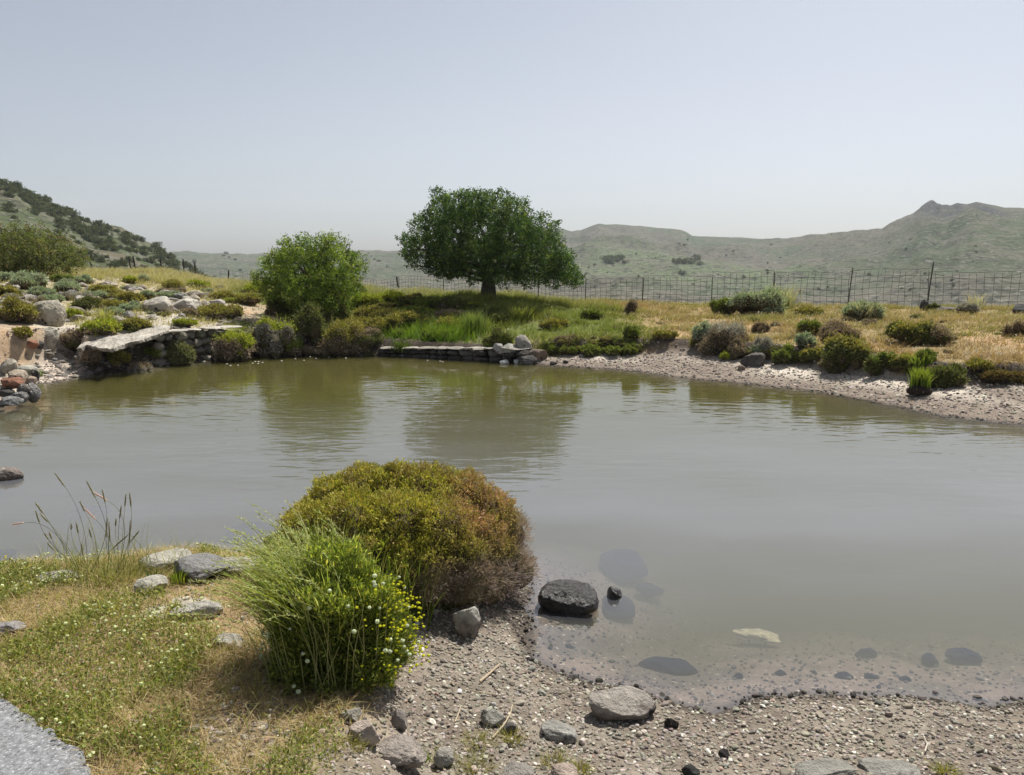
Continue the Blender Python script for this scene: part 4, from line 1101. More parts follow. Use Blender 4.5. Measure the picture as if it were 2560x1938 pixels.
for k in range(8):
    V, F = rock_verts(830 + k, (.5, .42, .3), 4, 9, .14, .1, .05)
    nn = fbm(V[:, 0] * 4, V[:, 1] * 4, 1, 3, k); c = np.array([BUFF, GREY, (.40, .37, .32), (.30, .26, .22)][k % 4])
    vars_.append(mesh_np("rock", V, [F], c[None] * (1 + (nn[:, None] - .5) * .6), True, [M_ROCK]))
def scatter_rocks(n, box, wpx, name, label, group, ok=None, flat=1.0):
    k = 0; tries = 0
    while k < n and tries < n * 20:
        tries += 1
        u, v = rng.uniform(box[0], box[1]), rng.uniform(box[2], box[3])
        if ok is not None and not ok(u, v): continue
        f = hit(u, v, 2); s = PXM(f, rng.uniform(*wpx))
        if '%s' in label: lb_ = label % (('far left', 'left', 'middle', 'right')[int(np.clip((u - box[0]) / (box[1] - box[0]) * 4, 0, 3))], ('upper', 'lower')[int(v > (box[2] + box[3]) / 2)])
        else: lb_ = label
        obj(name, vars_[rng.integers(8)], loc=(f[0], f[1], f[2] + s * .08), rot=(rng.normal(0, .2), rng.normal(0, .2), rng.uniform(0, 6.28)), scale=(s, s * rng.uniform(.7, 1.1), s * rng.uniform(.6, 1.0) * flat), label=lb_, cat="rock", group=group if lb_ == label else lb_)
        k += 1
scatter_rocks(150, (0, 530, 705, 805), (12, 44), "rock", "pale weathered rock on the %s, %s part of the dry left slope", "weathered rocks strewn over the left slope", lambda u, v: v > 715 - (u - 300) * .0 and (u < 360 or v > 738))
scatter_rocks(70, (84, 210, 872, 945), (7, 26), "rock", "pale broken stone on the little stony beach beside the stone pile", "broken stones on the stony beach at the left", lambda u, v: v < 955 - (u - 90) * .12 and v > 868 + (200 - u) * .12, .7)
scatter_rocks(30, (200, 500, 890, 925), (7, 18), "rock", "dark stone at the foot of the bank under the slab and wall", "dark stones along the foot of the left bank", lambda u, v: v < 938 - (u - 200) * .085, .8)
scatter_rocks(28, (548, 624, 798, 815), (10, 26), "rock", "rough stone along the top edge of the bank right of the wall coping", "rough stones on the bank top", lambda u, v: True, .7)
# stone pile at the left edge of the pond
PILE = [(-2, 34, 897, 934, BUFF, "buff stone on top of the pile at the left edge of the pond", 12.0), (33, 80, 911, 942, (.36, .35, .30), "lichen-spotted grey stone, right-hand top of the stone pile", 12.1), (15, 60, 924, 957, (.38, .32, .25), "sandy stone in the middle of the pile under the lichen-spotted one", 11.85),
        (-4, 50, 938, 977, RED, "large rust-red stone in the stone pile", 11.7), (76, 95, 923, 952, DARK, "narrow dark stone at the right side of the pile", 12.1), (60, 87, 940, 962, (.34, .26, .20), "small pinkish stone right of the sandy one in the pile", 11.85),
        (40, 69, 959, 986, (.12, .11, .10), "dark grey stone right of the rust-red one", 11.6), (22, 65, 979, 1008, (.085, .08, .075), "dark rounded stone near the waterline of the pile", 11.5), (-6, 46, 990, 1018, (.20, .20, .195), "smooth light grey stone at the foot of the pile, touching the water", 11.35),
        (60, 99, 958, 1006, (.075, .07, .065), "black wet stone at the right foot of the pile", 11.7), (-14, 28, 968, 996, DARK, "dark stone between the rust-red and the light grey stone", 11.55), (-30, 8, 915, 945, GREY, "grey stone at the very left of the pile", 12.0), (-45, 2, 955, 1000, GREY, "grey stone cut off by the picture's left edge", 11.8)]
for k, (x0, x1, y0, y1, c, lb, Y) in enumerate(PILE):
    K_(860 + k, x0, x1, y0, y1, c, lb, name="stone", cat="stone", Y=Y, soft=.3, facets=12, rough=.12, depth=.9, sink=.0, rotz=0, mat=M_WET if k in (7, 9) else M_ROCK)

# ------------------------------------------------------------------ slab, left wall, far wall
def slab():
    Fp = [(196, 874, .44), (215, 868, .47), (240, 866, .50), (262, 872, .50), (285, 873, .52), (310, 862, .55), (335, 858, .58), (360, 852, .61), (385, 842, .64), (405, 836, .67), (420, 826, .70)]
    Bp = [(222, 850, .50), (245, 846, .53), (270, 842, .56), (295, 838, .58), (320, 832, .61), (345, 828, .64), (370, 822, .68), (395, 817, .72), (430, 816, .74)]
    F = np.array([at_z(u, v, z + .05) for u, v, z in Fp]); B = np.array([at_z(u, v, z + .09) for u, v, z in Bp])
    n = 60; rng = np.random.default_rng(5)
    t = np.linspace(0, 1, n)
    f = np.stack([np.interp(t, np.linspace(0, 1, len(F)), F[:, k]) for k in range(3)], 1); b = np.stack([np.interp(t, np.linspace(0, 1, len(B)), B[:, k]) for k in range(3)], 1)
    f[:, 1] += (fbm(t * 30, t * 0, 2, 4, 1) - .5) * .55 - .02; f[:, 0] += rng.normal(0, .015, n)
    m = 14; s = np.linspace(0, 1, m)[None, :, None]
    top = f[:, None, :] * (1 - s) + b[:, None, :] * s
    top[..., 2] += (fbm(top[..., 0], top[..., 1], .25, 4, 8) - .5) * .09 + .02
    bot = top.copy(); th = .025 + .055 * fbm(top[..., 0], top[..., 1], .3, 3, 9) + .03 * (1 - t[:, None]) ; bot[..., 2] -= th; bot[:, 0, 1] += .06
    V = np.concatenate([top.reshape(-1, 3), bot.reshape(-1, 3)]); N = n * m
    i = np.arange(n - 1)[:, None] * m; j = np.arange(m - 1)[None, :]
    Q1 = np.stack([i + j, i + m + j, i + m + j + 1, i + j + 1], -1).reshape(-1, 4)
    Q2 = (Q1[:, ::-1] + N)
    ring = [k * m for k in range(n)] + [(n - 1) * m + k for k in range(1, m)] + [k * m + m - 1 for k in range(n - 2, -1, -1)] + [k for k in range(m - 2, 0, -1)]
    ring = np.array(ring); nx = np.roll(ring, -1)
    Q3 = np.stack([nx, ring, ring + N, nx + N], 1)
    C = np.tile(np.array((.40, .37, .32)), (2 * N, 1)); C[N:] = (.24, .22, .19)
    c0 = V.mean(axis=0); V = V - c0
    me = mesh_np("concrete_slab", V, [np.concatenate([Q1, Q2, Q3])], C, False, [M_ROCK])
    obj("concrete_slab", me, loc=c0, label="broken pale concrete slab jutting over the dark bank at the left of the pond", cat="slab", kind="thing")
slab()

def stone_wall(name, pts, rows, hgt, color, label, seed, coping, yb=.12, wl=(.22, .42), jit=.03):
    """courses of rough stones following pts (x,y); each stone is surface pattern of the wall's own mesh"""
    rng = np.random.default_rng(seed); P = np.array(pts, float)
    seg = np.linalg.norm(np.diff(P, axis=0), axis=1); S = np.concatenate([[0], np.cumsum(seg)])
    g = Geo(); Di, Fi = ICO[3]
    for r in range(rows):
        s = rng.uniform(-.2, 0)
        while s < S[-1]:
            L = rng.uniform(*wl); c = s + L / 2; h0 = hgt(min(max(c, 0), S[-1]) / S[-1])
            h = h0 / rows
            x = np.interp(c, S, P[:, 0]); y = np.interp(c, S, P[:, 1])
            V, F = rock_verts(int(rng.integers(1, 9999)), (L * .53, .16, h * .58), 3, 9, .05, .35, .02)
            V += np.array([x, y + rng.normal(0, jit) + r * .03, h * (r + .5) - .03])
            cc = np.array(color[rng.integers(len(color))]) * rng.uniform(.75, 1.25)
            g.add(V, F, None, cc); s += L * .97
    c0 = np.array([P[:, 0].mean(), P[:, 1].mean(), 0])
    root = obj(name, None, loc=c0, label=label, cat="wall", kind="thing")
    me = g.mesh("stonework", M_ROCK, True); me.transform(Matrix.Translation(-Vector(c0))); obj("stonework", me, root)
    if coping:
        g = Geo(); s = 0
        k = 0
        while s < S[-1]:
            L = rng.uniform(.3, .7); c = min(s + L / 2, S[-1]); h0 = hgt(c / S[-1])
            x = np.interp(c, S, P[:, 0]); y = np.interp(c, S, P[:, 1])
            V, F = rock_verts(int(rng.integers(1, 9999)), (L * .56, .2, .035), 3, 8, .05, .1, .02)
            V += np.array([x, y + .05, h0 + .005]); g.add(V, F, None, np.array(coping) * rng.uniform(.85, 1.15)); s += L * .93
        me = g.mesh("coping", M_ROCK, True); me.transform(Matrix.Translation(-Vector(c0))); obj("coping", me, root)
def wpt(u, v, z=0): return at_z(u, v, z)[:2]
stone_wall("low_wall", [wpt(u, v) + np.array([0, .03]) for u, v in ((955, 889), (1050, 893), (1150, 899), (1245, 904), (1310, 908))], 2, lambda t: .17 + .14 * t, [(.075, .07, .065), (.10, .095, .085), (.06, .055, .05)],
           "low dark stone retaining wall along the far edge of the water", 33, (.30, .28, .24))
stone_wall("retaining_wall", [at_z(u, v, 0)[:2] + np.array([-.03, .27]) for u, v in ((389, 918), (430, 913), (470, 908), (505, 904), (560, 898))], 4, lambda t: .72, [(.22, .20, .17), (.27, .25, .20), (.18, .165, .14), (.15, .15, .10)],
           "dry stone wall right of the concrete slab, rows of rounded stones", 34, (.46, .43, .37), wl=(.18, .36))
K_(880, 1284, 1332, 839, 882, (.33, .31, .27), "large round boulder standing at the right end of the low stone wall", soft=.45, facets=12, sub=5, depth=.9, Y=17.25)
K_(881, 1252, 1298, 860, 884, (.36, .35, .31), "pale flat-topped stone capping the low wall beside the round boulder", soft=.2, Y=17.15)
K_(882, 1234, 1256, 860, 880, (.40, .38, .36), "squared whitish block on the low wall left of the pale flat-topped stone", soft=0, facets=6, Y=17.2)
K_(883, 1308, 1366, 868, 901, (.17, .13, .10), "brown wedge-shaped stone leaning at the right of the round boulder", soft=.05, Y=17.1)
K_(884, 1295, 1340, 887, 911, (.09, .085, .08), "dark rock at the waterline below the brown wedge", Y=16.85)
K_(885, 1248, 1270, 898, 912, (.50, .50, .49), "small white stone in the water in front of the low wall", name="stone", cat="stone", z=-.02, sub=3)
K_(886, 1284, 1298, 898, 912, (.42, .42, .41), "second small white stone in the water, nearer the dark rock", name="stone", cat="stone", z=-.02, sub=3)
K_(887, 1862, 1914, 884, 920, (.11, .10, .09), "dark block of earth and rock below the silvery ball shrub", soft=.05, facets=8)
K_(888, 2302, 2322, 754, 780, (.09, .085, .08), "upright dark rock beside the tallest fence post")
K_(889, 2536, 2580, 763, 786, (.10, .10, .095), "dark grey rock at the foot of the fence on the right edge")
K_(890, 2262, 2276, 888, 900, (.14, .13, .13), "small dark grey stone on the dry grass above the earth step", name="stone", cat="stone", sub=3)
K_(891, 1843, 1866, 913, 928, (.2, .16, .13), "small brown clod on the pale beach", name="stone", cat="stone", sub=3)
K_(892, 2348, 2400, 768, 781, (.12, .11, .10), "low flat dark rock under the fence right of the tallest post")
K_(893, 1376, 1394, 904, 913, DARK, "small black stone at the water's edge right of the boulders", name="stone", cat="stone", sub=3)
K_(894, 1408, 1422, 901, 910, DARK, "smaller black stone further right at the water's edge", name="stone", cat="stone", sub=3)

# grassy clod
f = hit(2296, 986); s = PXM(f, 46)
root = obj("grassy_clod", None, loc=(f[0], f[1], f[2]), label="black clod of earth on the beach topped with bright green grass", cat="clod")
V, F = rock_verts(895, (s * .62, s * .5, s * .34), 4, 9, .1, .2); V[:, 2] += s * .2
obj("earth", mesh_np("earth", V, [F], np.tile((.035, .028, .022), (len(V), 1)), True, [M_GROUND]), root)
rng = np.random.default_rng(896); g = Geo(); n = 420
P = np.stack([rng.normal(.05, .22, n) * s, rng.normal(.05, .2, n) * s, np.full(n, s * .42)], 1)
blades(g, P, rng.uniform(.5, 1.15, n) * s, rng.uniform(.05, .5, n) * s, np.full(n, .012), pick([(3, (.12, .18, .03))], n, rng), pick([(3, (.26, .32, .05))], n, rng), rng, 3)
obj("grass", g.mesh("grass", M_GRASS), root)
# ------------------------------------------------------------------ grass and weeds of the far bank
def in_pond_margin(x, y): return pond_d(x, y)
def far_grass():
    rng = np.random.default_rng(1001)
    N = 420000
    y = rng.uniform(10.5, 40, N) ; x = rng.uniform(-1, 1, N) * (y * .72 + 1)
    keep = rng.uniform(0, 1, N) < (y / 40.0) ** 1.0 * 1.0 + .12
    x, y = x[keep], y[keep]
    d = pond_d(x, y); u = U(x, y)
    bw = np.interp(u, [0, 90, 200, 215, 1290, 1330, 1400, 1600, 1750, 1900, 2100, 2250, 2400, 2560, 2800], [2.3, 1.9, 1.5, .5, .3, .55, .9, 1.5, 2.0, 1.8, 1.45, 1.5, 1.5, 2.1, 2.2])
    n1 = fbm(x, y, 1.6, 4, 81); n2 = fbm(x, y, .35, 4, 82); n3 = fbm(x, y, 4.5, 3, 83)
    wl = smooth(640, 540, u + (n3 - .5) * 80)
    dens = smooth(bw + .02, bw + .3, d + (n2 - .5) * .5) * (.35 + .65 * smooth(.38, .55, fbm(x, y, .9, 3, 84)))
    dens = dens * (1 - wl * (.45 + .5 * smooth(.45, .55, n1)) * smooth(34, 26, y))
    dirt = np.maximum(wl * smooth(320, 180, u) * smooth(13.2, 14.0, y) * smooth(16.6, 15.6, y), smooth(560, 600, u) * smooth(735, 690, u) * smooth(19.5, 20.5, y) * smooth(25, 23.5, y))
    dens = dens * (1 - .93 * dirt)
    k = rng.uniform(0, 1, len(x)) < dens
    x, y, u, n1, n2, n3, wl, d = [a[k] for a in (x, y, u, n1, n2, n3, wl, d)]
    z = ground_h(x, y, True, d)
    wr = smooth(1480, 1680, u + (n3 - .5) * 420)
    n = len(x)
    green0, green1 = np.array((.10, .14, .03)), np.array((.26, .31, .075))
    dry0, dry1 = np.array((.27, .19, .10)), np.array((.50, .40, .25))
    yel0, yel1 = np.array((.24, .22, .09)), np.array((.52, .48, .25))
    mixd = smooth(.38, .62, n1 * .55 + n3 * .45 + (rng.uniform(0, 1, n) - .5) * .3)
    wr_ = np.clip(wr * (.35 + .75 * mixd) + (1 - wr) * .20 * mixd, 0, 1)
    C0 = green0 * (1 - wr_[:, None]) + dry0 * wr_[:, None]; C1 = green1 * (1 - wr_[:, None]) + dry1 * wr_[:, None]
    C0 = C0 * (1 - wl[:, None]) + yel0 * wl[:, None]; C1 = C1 * (1 - wl[:, None]) + yel1 * wl[:, None]
    crest = smooth(26, 31, y)                                     # feathery pale grasses along the fence
    C1 = C1 * (1 - .55 * crest[:, None]) + np.array((.50, .45, .32)) * .55 * crest[:, None]
    rust = smooth(.52, .64, n3) * wr
    C1 = C1 * (1 - .55 * rust[:, None]) + np.array((.38, .22, .12)) * .55 * rust[:, None]
    tall = .03 + .13 * smooth(.3, .75, n2) + .12 * (1 - wr) * (1 - wl) * smooth(.4, .65, n1) + .16 * crest
    # the lush strip behind the low wall
    lush = smooth(930, 980, u) * smooth(1240, 1180, u) * smooth(2.2, 1.2, d)
    tall = tall + .2 * lush
    C0 = C0 * (1 - lush[:, None]) + np.array((.08, .15, .018)) * lush[:, None]; C1 = C1 * (1 - lush[:, None]) + np.array((.21, .32, .04)) * lush[:, None]
    g = Geo()
    for rep in range(3):
        jx, jy = rng.normal(0, .035, n), rng.normal(0, .035, n)
        P = np.stack([x + jx, y + jy, z - .01], 1)
        H = tall * rng.uniform(.6, 1.35, n)
        jit = (1 + rng.normal(0, .16, (n, 1)))
        blades(g, P, H, H * rng.uniform(.1, 1.5, n), rng.uniform(.008, .016, n) * (.6 + y / 28), np.clip(C0 * jit, .005, .9), np.clip(C1 * jit, .005, .9), rng, 1, rng.normal(.4, 1.4, n))
    obj("grass", g.mesh("grass", M_GRASS), label="grass of the far bank, green in the middle and dry gold on the right", kind="stuff")
    # pale seed heads and small flowers
    g = Geo()
    k = rng.uniform(0, 1, n) < (.05 * wr + .03 * wl + .05 * crest + .006)
    P = np.stack([x[k], y[k], z[k] + tall[k] * .95], 1); m = len(P)
    leaf_quads(g, P, unit(rng.normal(0, .5, (m, 3)) + np.array([.3, 0, 1])), rng.uniform(.03, .07, m) * (1 + crest[k]), rng.uniform(.014, .026, m), pick([(4, (.62, .56, .40)), (2, (.70, .68, .58)), (1, (.55, .38, .2))], m, rng), rng)
    obj("seed_heads", g.mesh("seed_heads", M_DRY), label="pale seed heads and dry flowers over the bank grass", kind="stuff")
far_grass()

# tall reedy tufts and weeds as things
def tuft(name, seed, u, v, hpx, wpx, n, c0, c1, label, wd=.02, lean=.4, cat="grass tuft", group=None, seg=3):
    rng = np.random.default_rng(seed); f = hit(u, v); H = PXM(f, hpx); W = PXM(f, wpx) / 2
    g = Geo(); P = np.stack([rng.normal(0, W * .35, n), rng.normal(0, W * .35, n), np.full(n, -.02)], 1)
    h = H * rng.uniform(.5, 1.05, n); az = np.arctan2(P[:, 1], P[:, 0]) + rng.normal(0, .6, n)
    blades(g, P, h, h * rng.uniform(.05, lean, n), np.full(n, wd) * rng.uniform(.6, 1.3, n), pick([(1, c0)], n, rng), pick([(1, c1)], n, rng), rng, seg, az)
    return obj(name, g.mesh(name, M_GRASS), loc=f, label=label, cat=cat, group=group)
tuft("reed_tuft", 1, 1188, 833, 58, 70, 420, (.06, .10, .03), (.22, .28, .10), "tall clump of reedy grass standing out of the green bank below the large tree", .02, .35)
tuft("reed_tuft", 2, 1300, 800, 40, 60, 260, (.09, .12, .03), (.30, .33, .10), "arching grass tuft right of the reedy clump", .02, .8)
tuft("grass_tuft", 3, 1960, 772, 66, 70, 260, (.16, .17, .08), (.50, .50, .36), "tall pale feathery grass right of the large grey-green cushion", .016, .6)
tuft("grass_tuft", 4, 2162, 800, 52, 60, 200, (.2, .18, .1), (.55, .52, .40), "pale curling grass growing through the shrub under the fence", .016, .7)
tuft("grass_tuft", 5, 2440, 775, 48, 50, 110, (.25, .23, .15), (.58, .55, .45), "thin white grass stalks in front of the fence near the right-hand end", .014, .6)
tuft("grass_tuft", 6, 2300, 925, 48, 60, 220, (.1, .16, .03), (.27, .34, .06), "bright green tuft on the earth step above the clod", .014, .6)
tuft("grass_tuft", 7, 1005, 878, 34, 60, 240, (.04, .06, .02), (.13, .18, .05), "dark green tuft behind the left end of the low wall", .018, .5)
tuft("grass_tuft", 8, 265, 800, 34, 60, 200, (.2, .2, .06), (.46, .46, .2), "yellow grass tuft among shrubs behind the slab", .016, .7)
tuft("grass_tuft", 9, 90, 940, 22, 40, 120, (.08, .14, .03), (.2, .28, .07), "small green tuft on top of the stone pile", .012, .6)
tuft("grass_tuft", 10, 850, 850, 50, 60, 200, (.04, .07, .02), (.1, .15, .04), "shaded grass tuft under the small tree", .018, .5)

# ------------------------------------------------------------------ pebbles
def pebbles():
    rng = np.random.default_rng(1100)
    def cloud(n, xr, yr, size, okf, colf, name, label, sub=1, zoff=.0, pw=2.2):
        x = rng.uniform(*xr, n); y = rng.uniform(*yr, n); d = pond_d(x, y); k = okf(x, y, d)
        x, y, d = x[k], y[k], d[k]; n = len(x); z = ground_h(x, y, True, d)
        Di, Fi = ICO[sub]; m = len(Di)
        s = size[0] + (size[1] - size[0]) * rng.uniform(0, 1, n) ** pw
        base = np.stack([rock_verts(2000 + i, (1, 1, 1), sub, 7, .12, .05)[0] for i in range(10)])
        B = base[rng.integers(0, 10, n)]
        a = rng.uniform(0, 2 * np.pi, n); t = rng.normal(0, .3, n)
        sc3 = np.stack([s * rng.uniform(.8, 1.3, n), s * rng.uniform(.6, 1.0, n), s * rng.uniform(.4, .75, n)], 1)
        V = B * sc3[:, None, :]
        ct, st = np.cos(t)[:, None], np.sin(t)[:, None]
        V = np.stack([V[..., 0] * ct - V[..., 2] * st, V[..., 1], V[..., 0] * st + V[..., 2] * ct], -1)
        ca, sa = np.cos(a)[:, None], np.sin(a)[:, None]
        V = np.stack([V[..., 0] * ca - V[..., 1] * sa, V[..., 0] * sa + V[..., 1] * ca, V[..., 2]], -1)
        V += np.stack([x, y, z + sc3[:, 2] * .25 + zoff], 1)[:, None, :]
        F = (Fi[None] + (np.arange(n) * m)[:, None, None]).reshape(-1, 3)
        C = np.repeat(colf(x, y, d, n, s), m, axis=0)
        obj(name, mesh_np(name, V.reshape(-1, 3), [F], C, False, [M_PEB]), label=label, kind="stuff")
    def cnear(x, y, d, n, s):
        C = pick([(6, (.25, .225, .185)), (4, (.20, .17, .14)), (2, (.36, .33, .28)), (1, (.10, .09, .08)), (.3, (.30, .22, .17)), (.4, (.55, .52, .46))], n, rng, .12)
        wet = smooth(.10, -.02, d + rng.normal(0, .03, n))
        C = C * (1 - .66 * wet[:, None])
        uw = (d < -.03); blk = rng.uniform(0, 1, n) < .5
        return np.where((uw & blk)[:, None], C * .7, C)
    leftn = lambda x, y: U(x, y) < 930
    near_ok = lambda x, y, d: (d > -1.3) & (y < 6.5) & ((d > 0) | (rng.uniform(0, 1, len(x)) < .22 * np.exp(d * 1.0))) & (np.abs(U(x, y) - 1280) < 1500)
    lfac = lambda x, y: np.where(U(x, y) < 900, .16 + .5 * ((y < 2.95) & (U(x, y) > 400)), 1.0)
    cloud(95000, (-3.2, 4.2), (2.2, 5.6), (.003, .0125), lambda x, y, d: near_ok(x, y, d) & (rng.uniform(0, 1, len(x)) < lfac(x, y)), cnear, "gravel", "fine grey-brown gravel of the near shore", 1, pw=1.6)
    cloud(5000, (-3.2, 4.2), (2.2, 6.3), (.009, .022), lambda x, y, d: near_ok(x, y, d) & (rng.uniform(0, 1, len(x)) < .5 * lfac(x, y)), cnear, "pebbles", "larger pebbles lying over the near shore gravel", 2, .004, 3.2)
    def cwet(x, y, d, n, s): return pick([(3, (.035, .03, .027)), (1, (.08, .07, .06))], n, rng, .2)
    cloud(5000, (-.2, 4.2), (2.9, 5.2), (.006, .02), lambda x, y, d: (np.abs(d - .01) < .05) & (rng.uniform(0, 1, len(x)) < .9), cwet, "wet_gravel", "black wet pebbles along the near waterline", 1, .003)
    def cf(x, y, d, n, s): return pick([(4, (.34, .30, .25)), (3, (.24, .20, .17)), (2, (.48, .44, .38)), (2, (.12, .10, .085))], n, rng, .15) * (1 - .5 * smooth(.12, 0, d))[:, None]
    def okf(x, y, d):
        u = U(x, y); bw = np.interp(u, [1290, 1400, 1600, 1900, 2100, 2400, 2560, 2800], [.5, .9, 1.5, 1.8, 1.5, 1.5, 2.1, 2.2])
        return (y > 8.5) & (((u > 1300) & (d > -.05) & (d < bw + .2)) | ((u < 215) & (u > -80) & (d > -.1) & (d < 1.6)))
    cloud(60000, (-10, 10), (9, 19), (.010, .035), okf, cf, "beach_gravel", "gravel and crumbs of dried mud on the far beach", 0, pw=2.5)
    # debris at the foot of the cut bank
    cloud(9000, (-10, 1), (13, 19.5), (.02, .07), lambda x, y, d: (U(x, y) > 200) & (U(x, y) < 960) & (d > -.03) & (d < .5) & (y > 12), lambda x, y, d, n, s: pick([(4, (.10, .09, .08)), (2, (.17, .15, .13)), (1, (.26, .24, .2))], n, rng, .2), "rubble", "dark rubble on the cut bank", 1)
pebbles()

# ------------------------------------------------------------------ single stones of the near shore
K_(901, 1350, 1503, 1450, 1545, (.018, .016, .015), "large black wet boulder sitting in the shallow water right of the big bush", mat=M_WET, z=-.04, sub=5, facets=20, rough=.16, soft=.5, sink=.1, rotz=-.15, fine=.05)
K_(902, 1518, 1556, 1468, 1502, (.015, .014, .014), "small black stone just breaking the water right of the large black boulder", name="stone", cat="stone", mat=M_WET, z=-.02)
K_(903, 660, 714, 1332, 1386, (.05, .05, .05), "dark boulder in the water at the left side of the big bush", mat=M_ROCK, sub=4, z=-.03)
K_(904, -30, 42, 1170, 1212, (.10, .085, .075), "dark brown rock in the water cut off by the left edge", mat=M_ROCK, sub=5, z=-.05, tops=(.2, .17, .15), rough=.1)
K_(905, 340, 462, 1380, 1430, (.42, .40, .34), "pale pitted rock at the water's edge behind the tall grass", sub=5, soft=.35, fine=.03)
K_(906, 424, 552, 1398, 1462, (.15, .15, .15), "dark grey angular rock in front of the pale pitted one", sub=5, soft=.02, facets=9, tops=(.24, .235, .23))
K_(907, 520, 712, 1394, 1446, (.42, .39, .33), "long flat pale rock running from the dark angular rock to the big bush", sub=5, soft=.15, depth=.5)
K_(908, 330, 408, 1448, 1492, (.44, .42, .36), "low pale rock in the grass below the pitted one", depth=.8)
K_(909, 424, 534, 1512, 1556, (.45, .43, .38), "flat white-grey rock half buried in the dry grass", depth=.6, sink=.25)
K_(910, 530, 600, 1590, 1625, (.43, .41, .36), "small flat pale rock left of the flowering clump", depth=.7, sink=.25)
K_(911, -30, 42, 1560, 1594, (.36, .34, .34), "greyish flat stone at the left edge among straw", depth=.7, sink=.2)
K_(912, 90, 182, 1432, 1462, (.40, .38, .33), "low pale rock under the tall grass at the water's edge", depth=.7)
K_(913, 1136, 1194, 1528, 1600, (.22, .19, .165), "grey-brown two-toned stone on the mud in front of the big bush", sub=5, facets=9, soft=.05, tops=(.42, .40, .35))
K_(914, 1486, 1622, 1738, 1810, (.20, .175, .155), "large blocky grey stone with a crack on the near gravel", sub=5, soft=.1, facets=9, depth=.65, tilt=.1, tops=(.36, .33, .29))
K_(915, 1358, 1444, 1818, 1858, (.33, .32, .29), "flat pale lichen-covered stone left of the blocky one", sub=5, soft=.2)
K_(916, 876, 940, 1820, 1870, (.46, .39, .33), "pinkish angular stone at the bottom under the flowering clump", sub=4, soft=.05, facets=8)
K_(917, 944, 1050, 1864, 1922, (.34, .30, .265), "larger pinkish grey angular stone below the first pinkish one", sub=5, soft=.03, facets=9)
K_(918, 977, 1016, 1788, 1826, (.30, .27, .245), "small squared grey stone right of the flowering clump", sub=4, soft=.0, facets=7)
K_(919, 858, 900, 1780, 1810, (.36, .34, .29), "pale stone at the foot of the flowering clump", sub=4)
K_(920, 1256, 1288, 1814, 1838, (.13, .12, .115), "small dark grey stone left of the flat pale one", sub=4, facets=8, soft=.05)
K_(921, 1206, 1258, 1782, 1820, (.33, .32, .28), "rough grey stone beside the bent straw", sub=4)
K_(922, 1666, 1694, 1802, 1824, (.04, .035, .03), "small black angular stone right of the blocky grey one", sub=4, facets=8)
K_(923, 1800, 1826, 1880, 1900, (.04, .035, .035), "black stone near the bottom edge on the right-hand gravel", sub=4, facets=8)
K_(929, 2170, 2292, 1916, 1950, (.30, .29, .26), "low knobbly pale rock at the bottom edge, right of the wide one", sub=5, depth=.6, sink=.3)
K_(924, 2000, 2150, 1914, 1950, (.30, .29, .255), "wide flat lichen-covered rock at the bottom edge of the picture", sub=5, depth=.5, sink=.35)
K_(925, 1086, 1130, 1884, 1924, (.34, .32, .28), "knobbly grey stone right of the larger pinkish one", sub=4)
K_(926, 1262, 1330, 1918, 1950, (.30, .28, .25), "grey stone cut off by the bottom edge in the middle", sub=4)
K_(927, 1384, 1440, 1922, 1955, (.44, .36, .30), "pinkish stone cut off by the bottom edge", sub=4)
K_(928, 1710, 1745, 1922, 1950, (.05, .05, .045), "dark stone cut off by the bottom edge", sub=4)
# stones under the water
SUB = [(1510, 1622, 1362, 1432, -.05, "large dark blurred stone under the water beyond the black boulder"), (1588, 1652, 1446, 1470, -.07, "small dark stone under the water right of the large blurred one"),
       (1500, 1588, 1472, 1524, -.03, "dark submerged stone around the small breaking one"), (1606, 1734, 1628, 1672, -.02, "long dark stone just under the water in the shallows"), (1396, 1442, 1602, 1616, -.02, "small flat dark stone under the water near the spit"),
       (2374, 2444, 1606, 1638, -.015, "dark oval stone under the water at the right"), (2312, 2342, 1622, 1642, -.02, "small dark stone left of the dark oval one"), (2146, 2188, 1607, 1625, -.04, "dark stone under the water in the right shallows, farthest from the shore"),
       (2092, 2134, 1667, 1690, -.008, "dark stone with a pale rim in the right shallows"), (2160, 2202, 1672, 1688, -.01, "brown stone right of the rimmed one in the shallows"), (1936, 1964, 1662, 1676, -.01, "small brown stone in the middle shallows"),
       (1830, 1860, 1672, 1688, -.008, "small dark brown stone in the middle shallows, left of its neighbour"), (570, 704, 1290, 1332, -.07, "large dark blurred stone under the water left of the big bush"), (580, 676, 1364, 1386, -.03, "dark flat stone under the water close to the pale flat rock"),
       (-40, 26, 1360, 1400, -.05, "dark stone under the water at the left edge"), (180, 270, 1256, 1276, -.10, "faint dark stone deep under the water behind the tall grass"), (60, 120, 1396, 1412, -.03, "dark patch of stone in the shallows at the left"), (2250, 2280, 1680, 1694, -.008, "small brown stone in the right shallows near the waterline")]
for k, (x0, x1, y0, y1, z, lb) in enumerate(SUB):
    f = at_z((x0 + x1) / 2, (y0 + y1) / 2, z); wd = PXM(f, x1 - x0) / 2
    dp = (at_z((x0 + x1) / 2, y0, z)[1] - at_z((x0 + x1) / 2, y1, z)[1]) / 2
    V, F = rock_verts(940 + k, (wd * 1.15, max(dp, wd * .4) * 1.1, .045), 4, 10, .12, .3); V[:, 2] -= V[:, 2].max()
    obj("submerged_stone", mesh_np("submerged_stone", V, [F], np.tile((.016, .017, .022), (len(V), 1)), True, [M_SUNK]), loc=f - np.array([0, 0, .008]), label=lb, cat="stone")
f = at_z(1895, 1588, -.10); rng = np.random.default_rng(3)
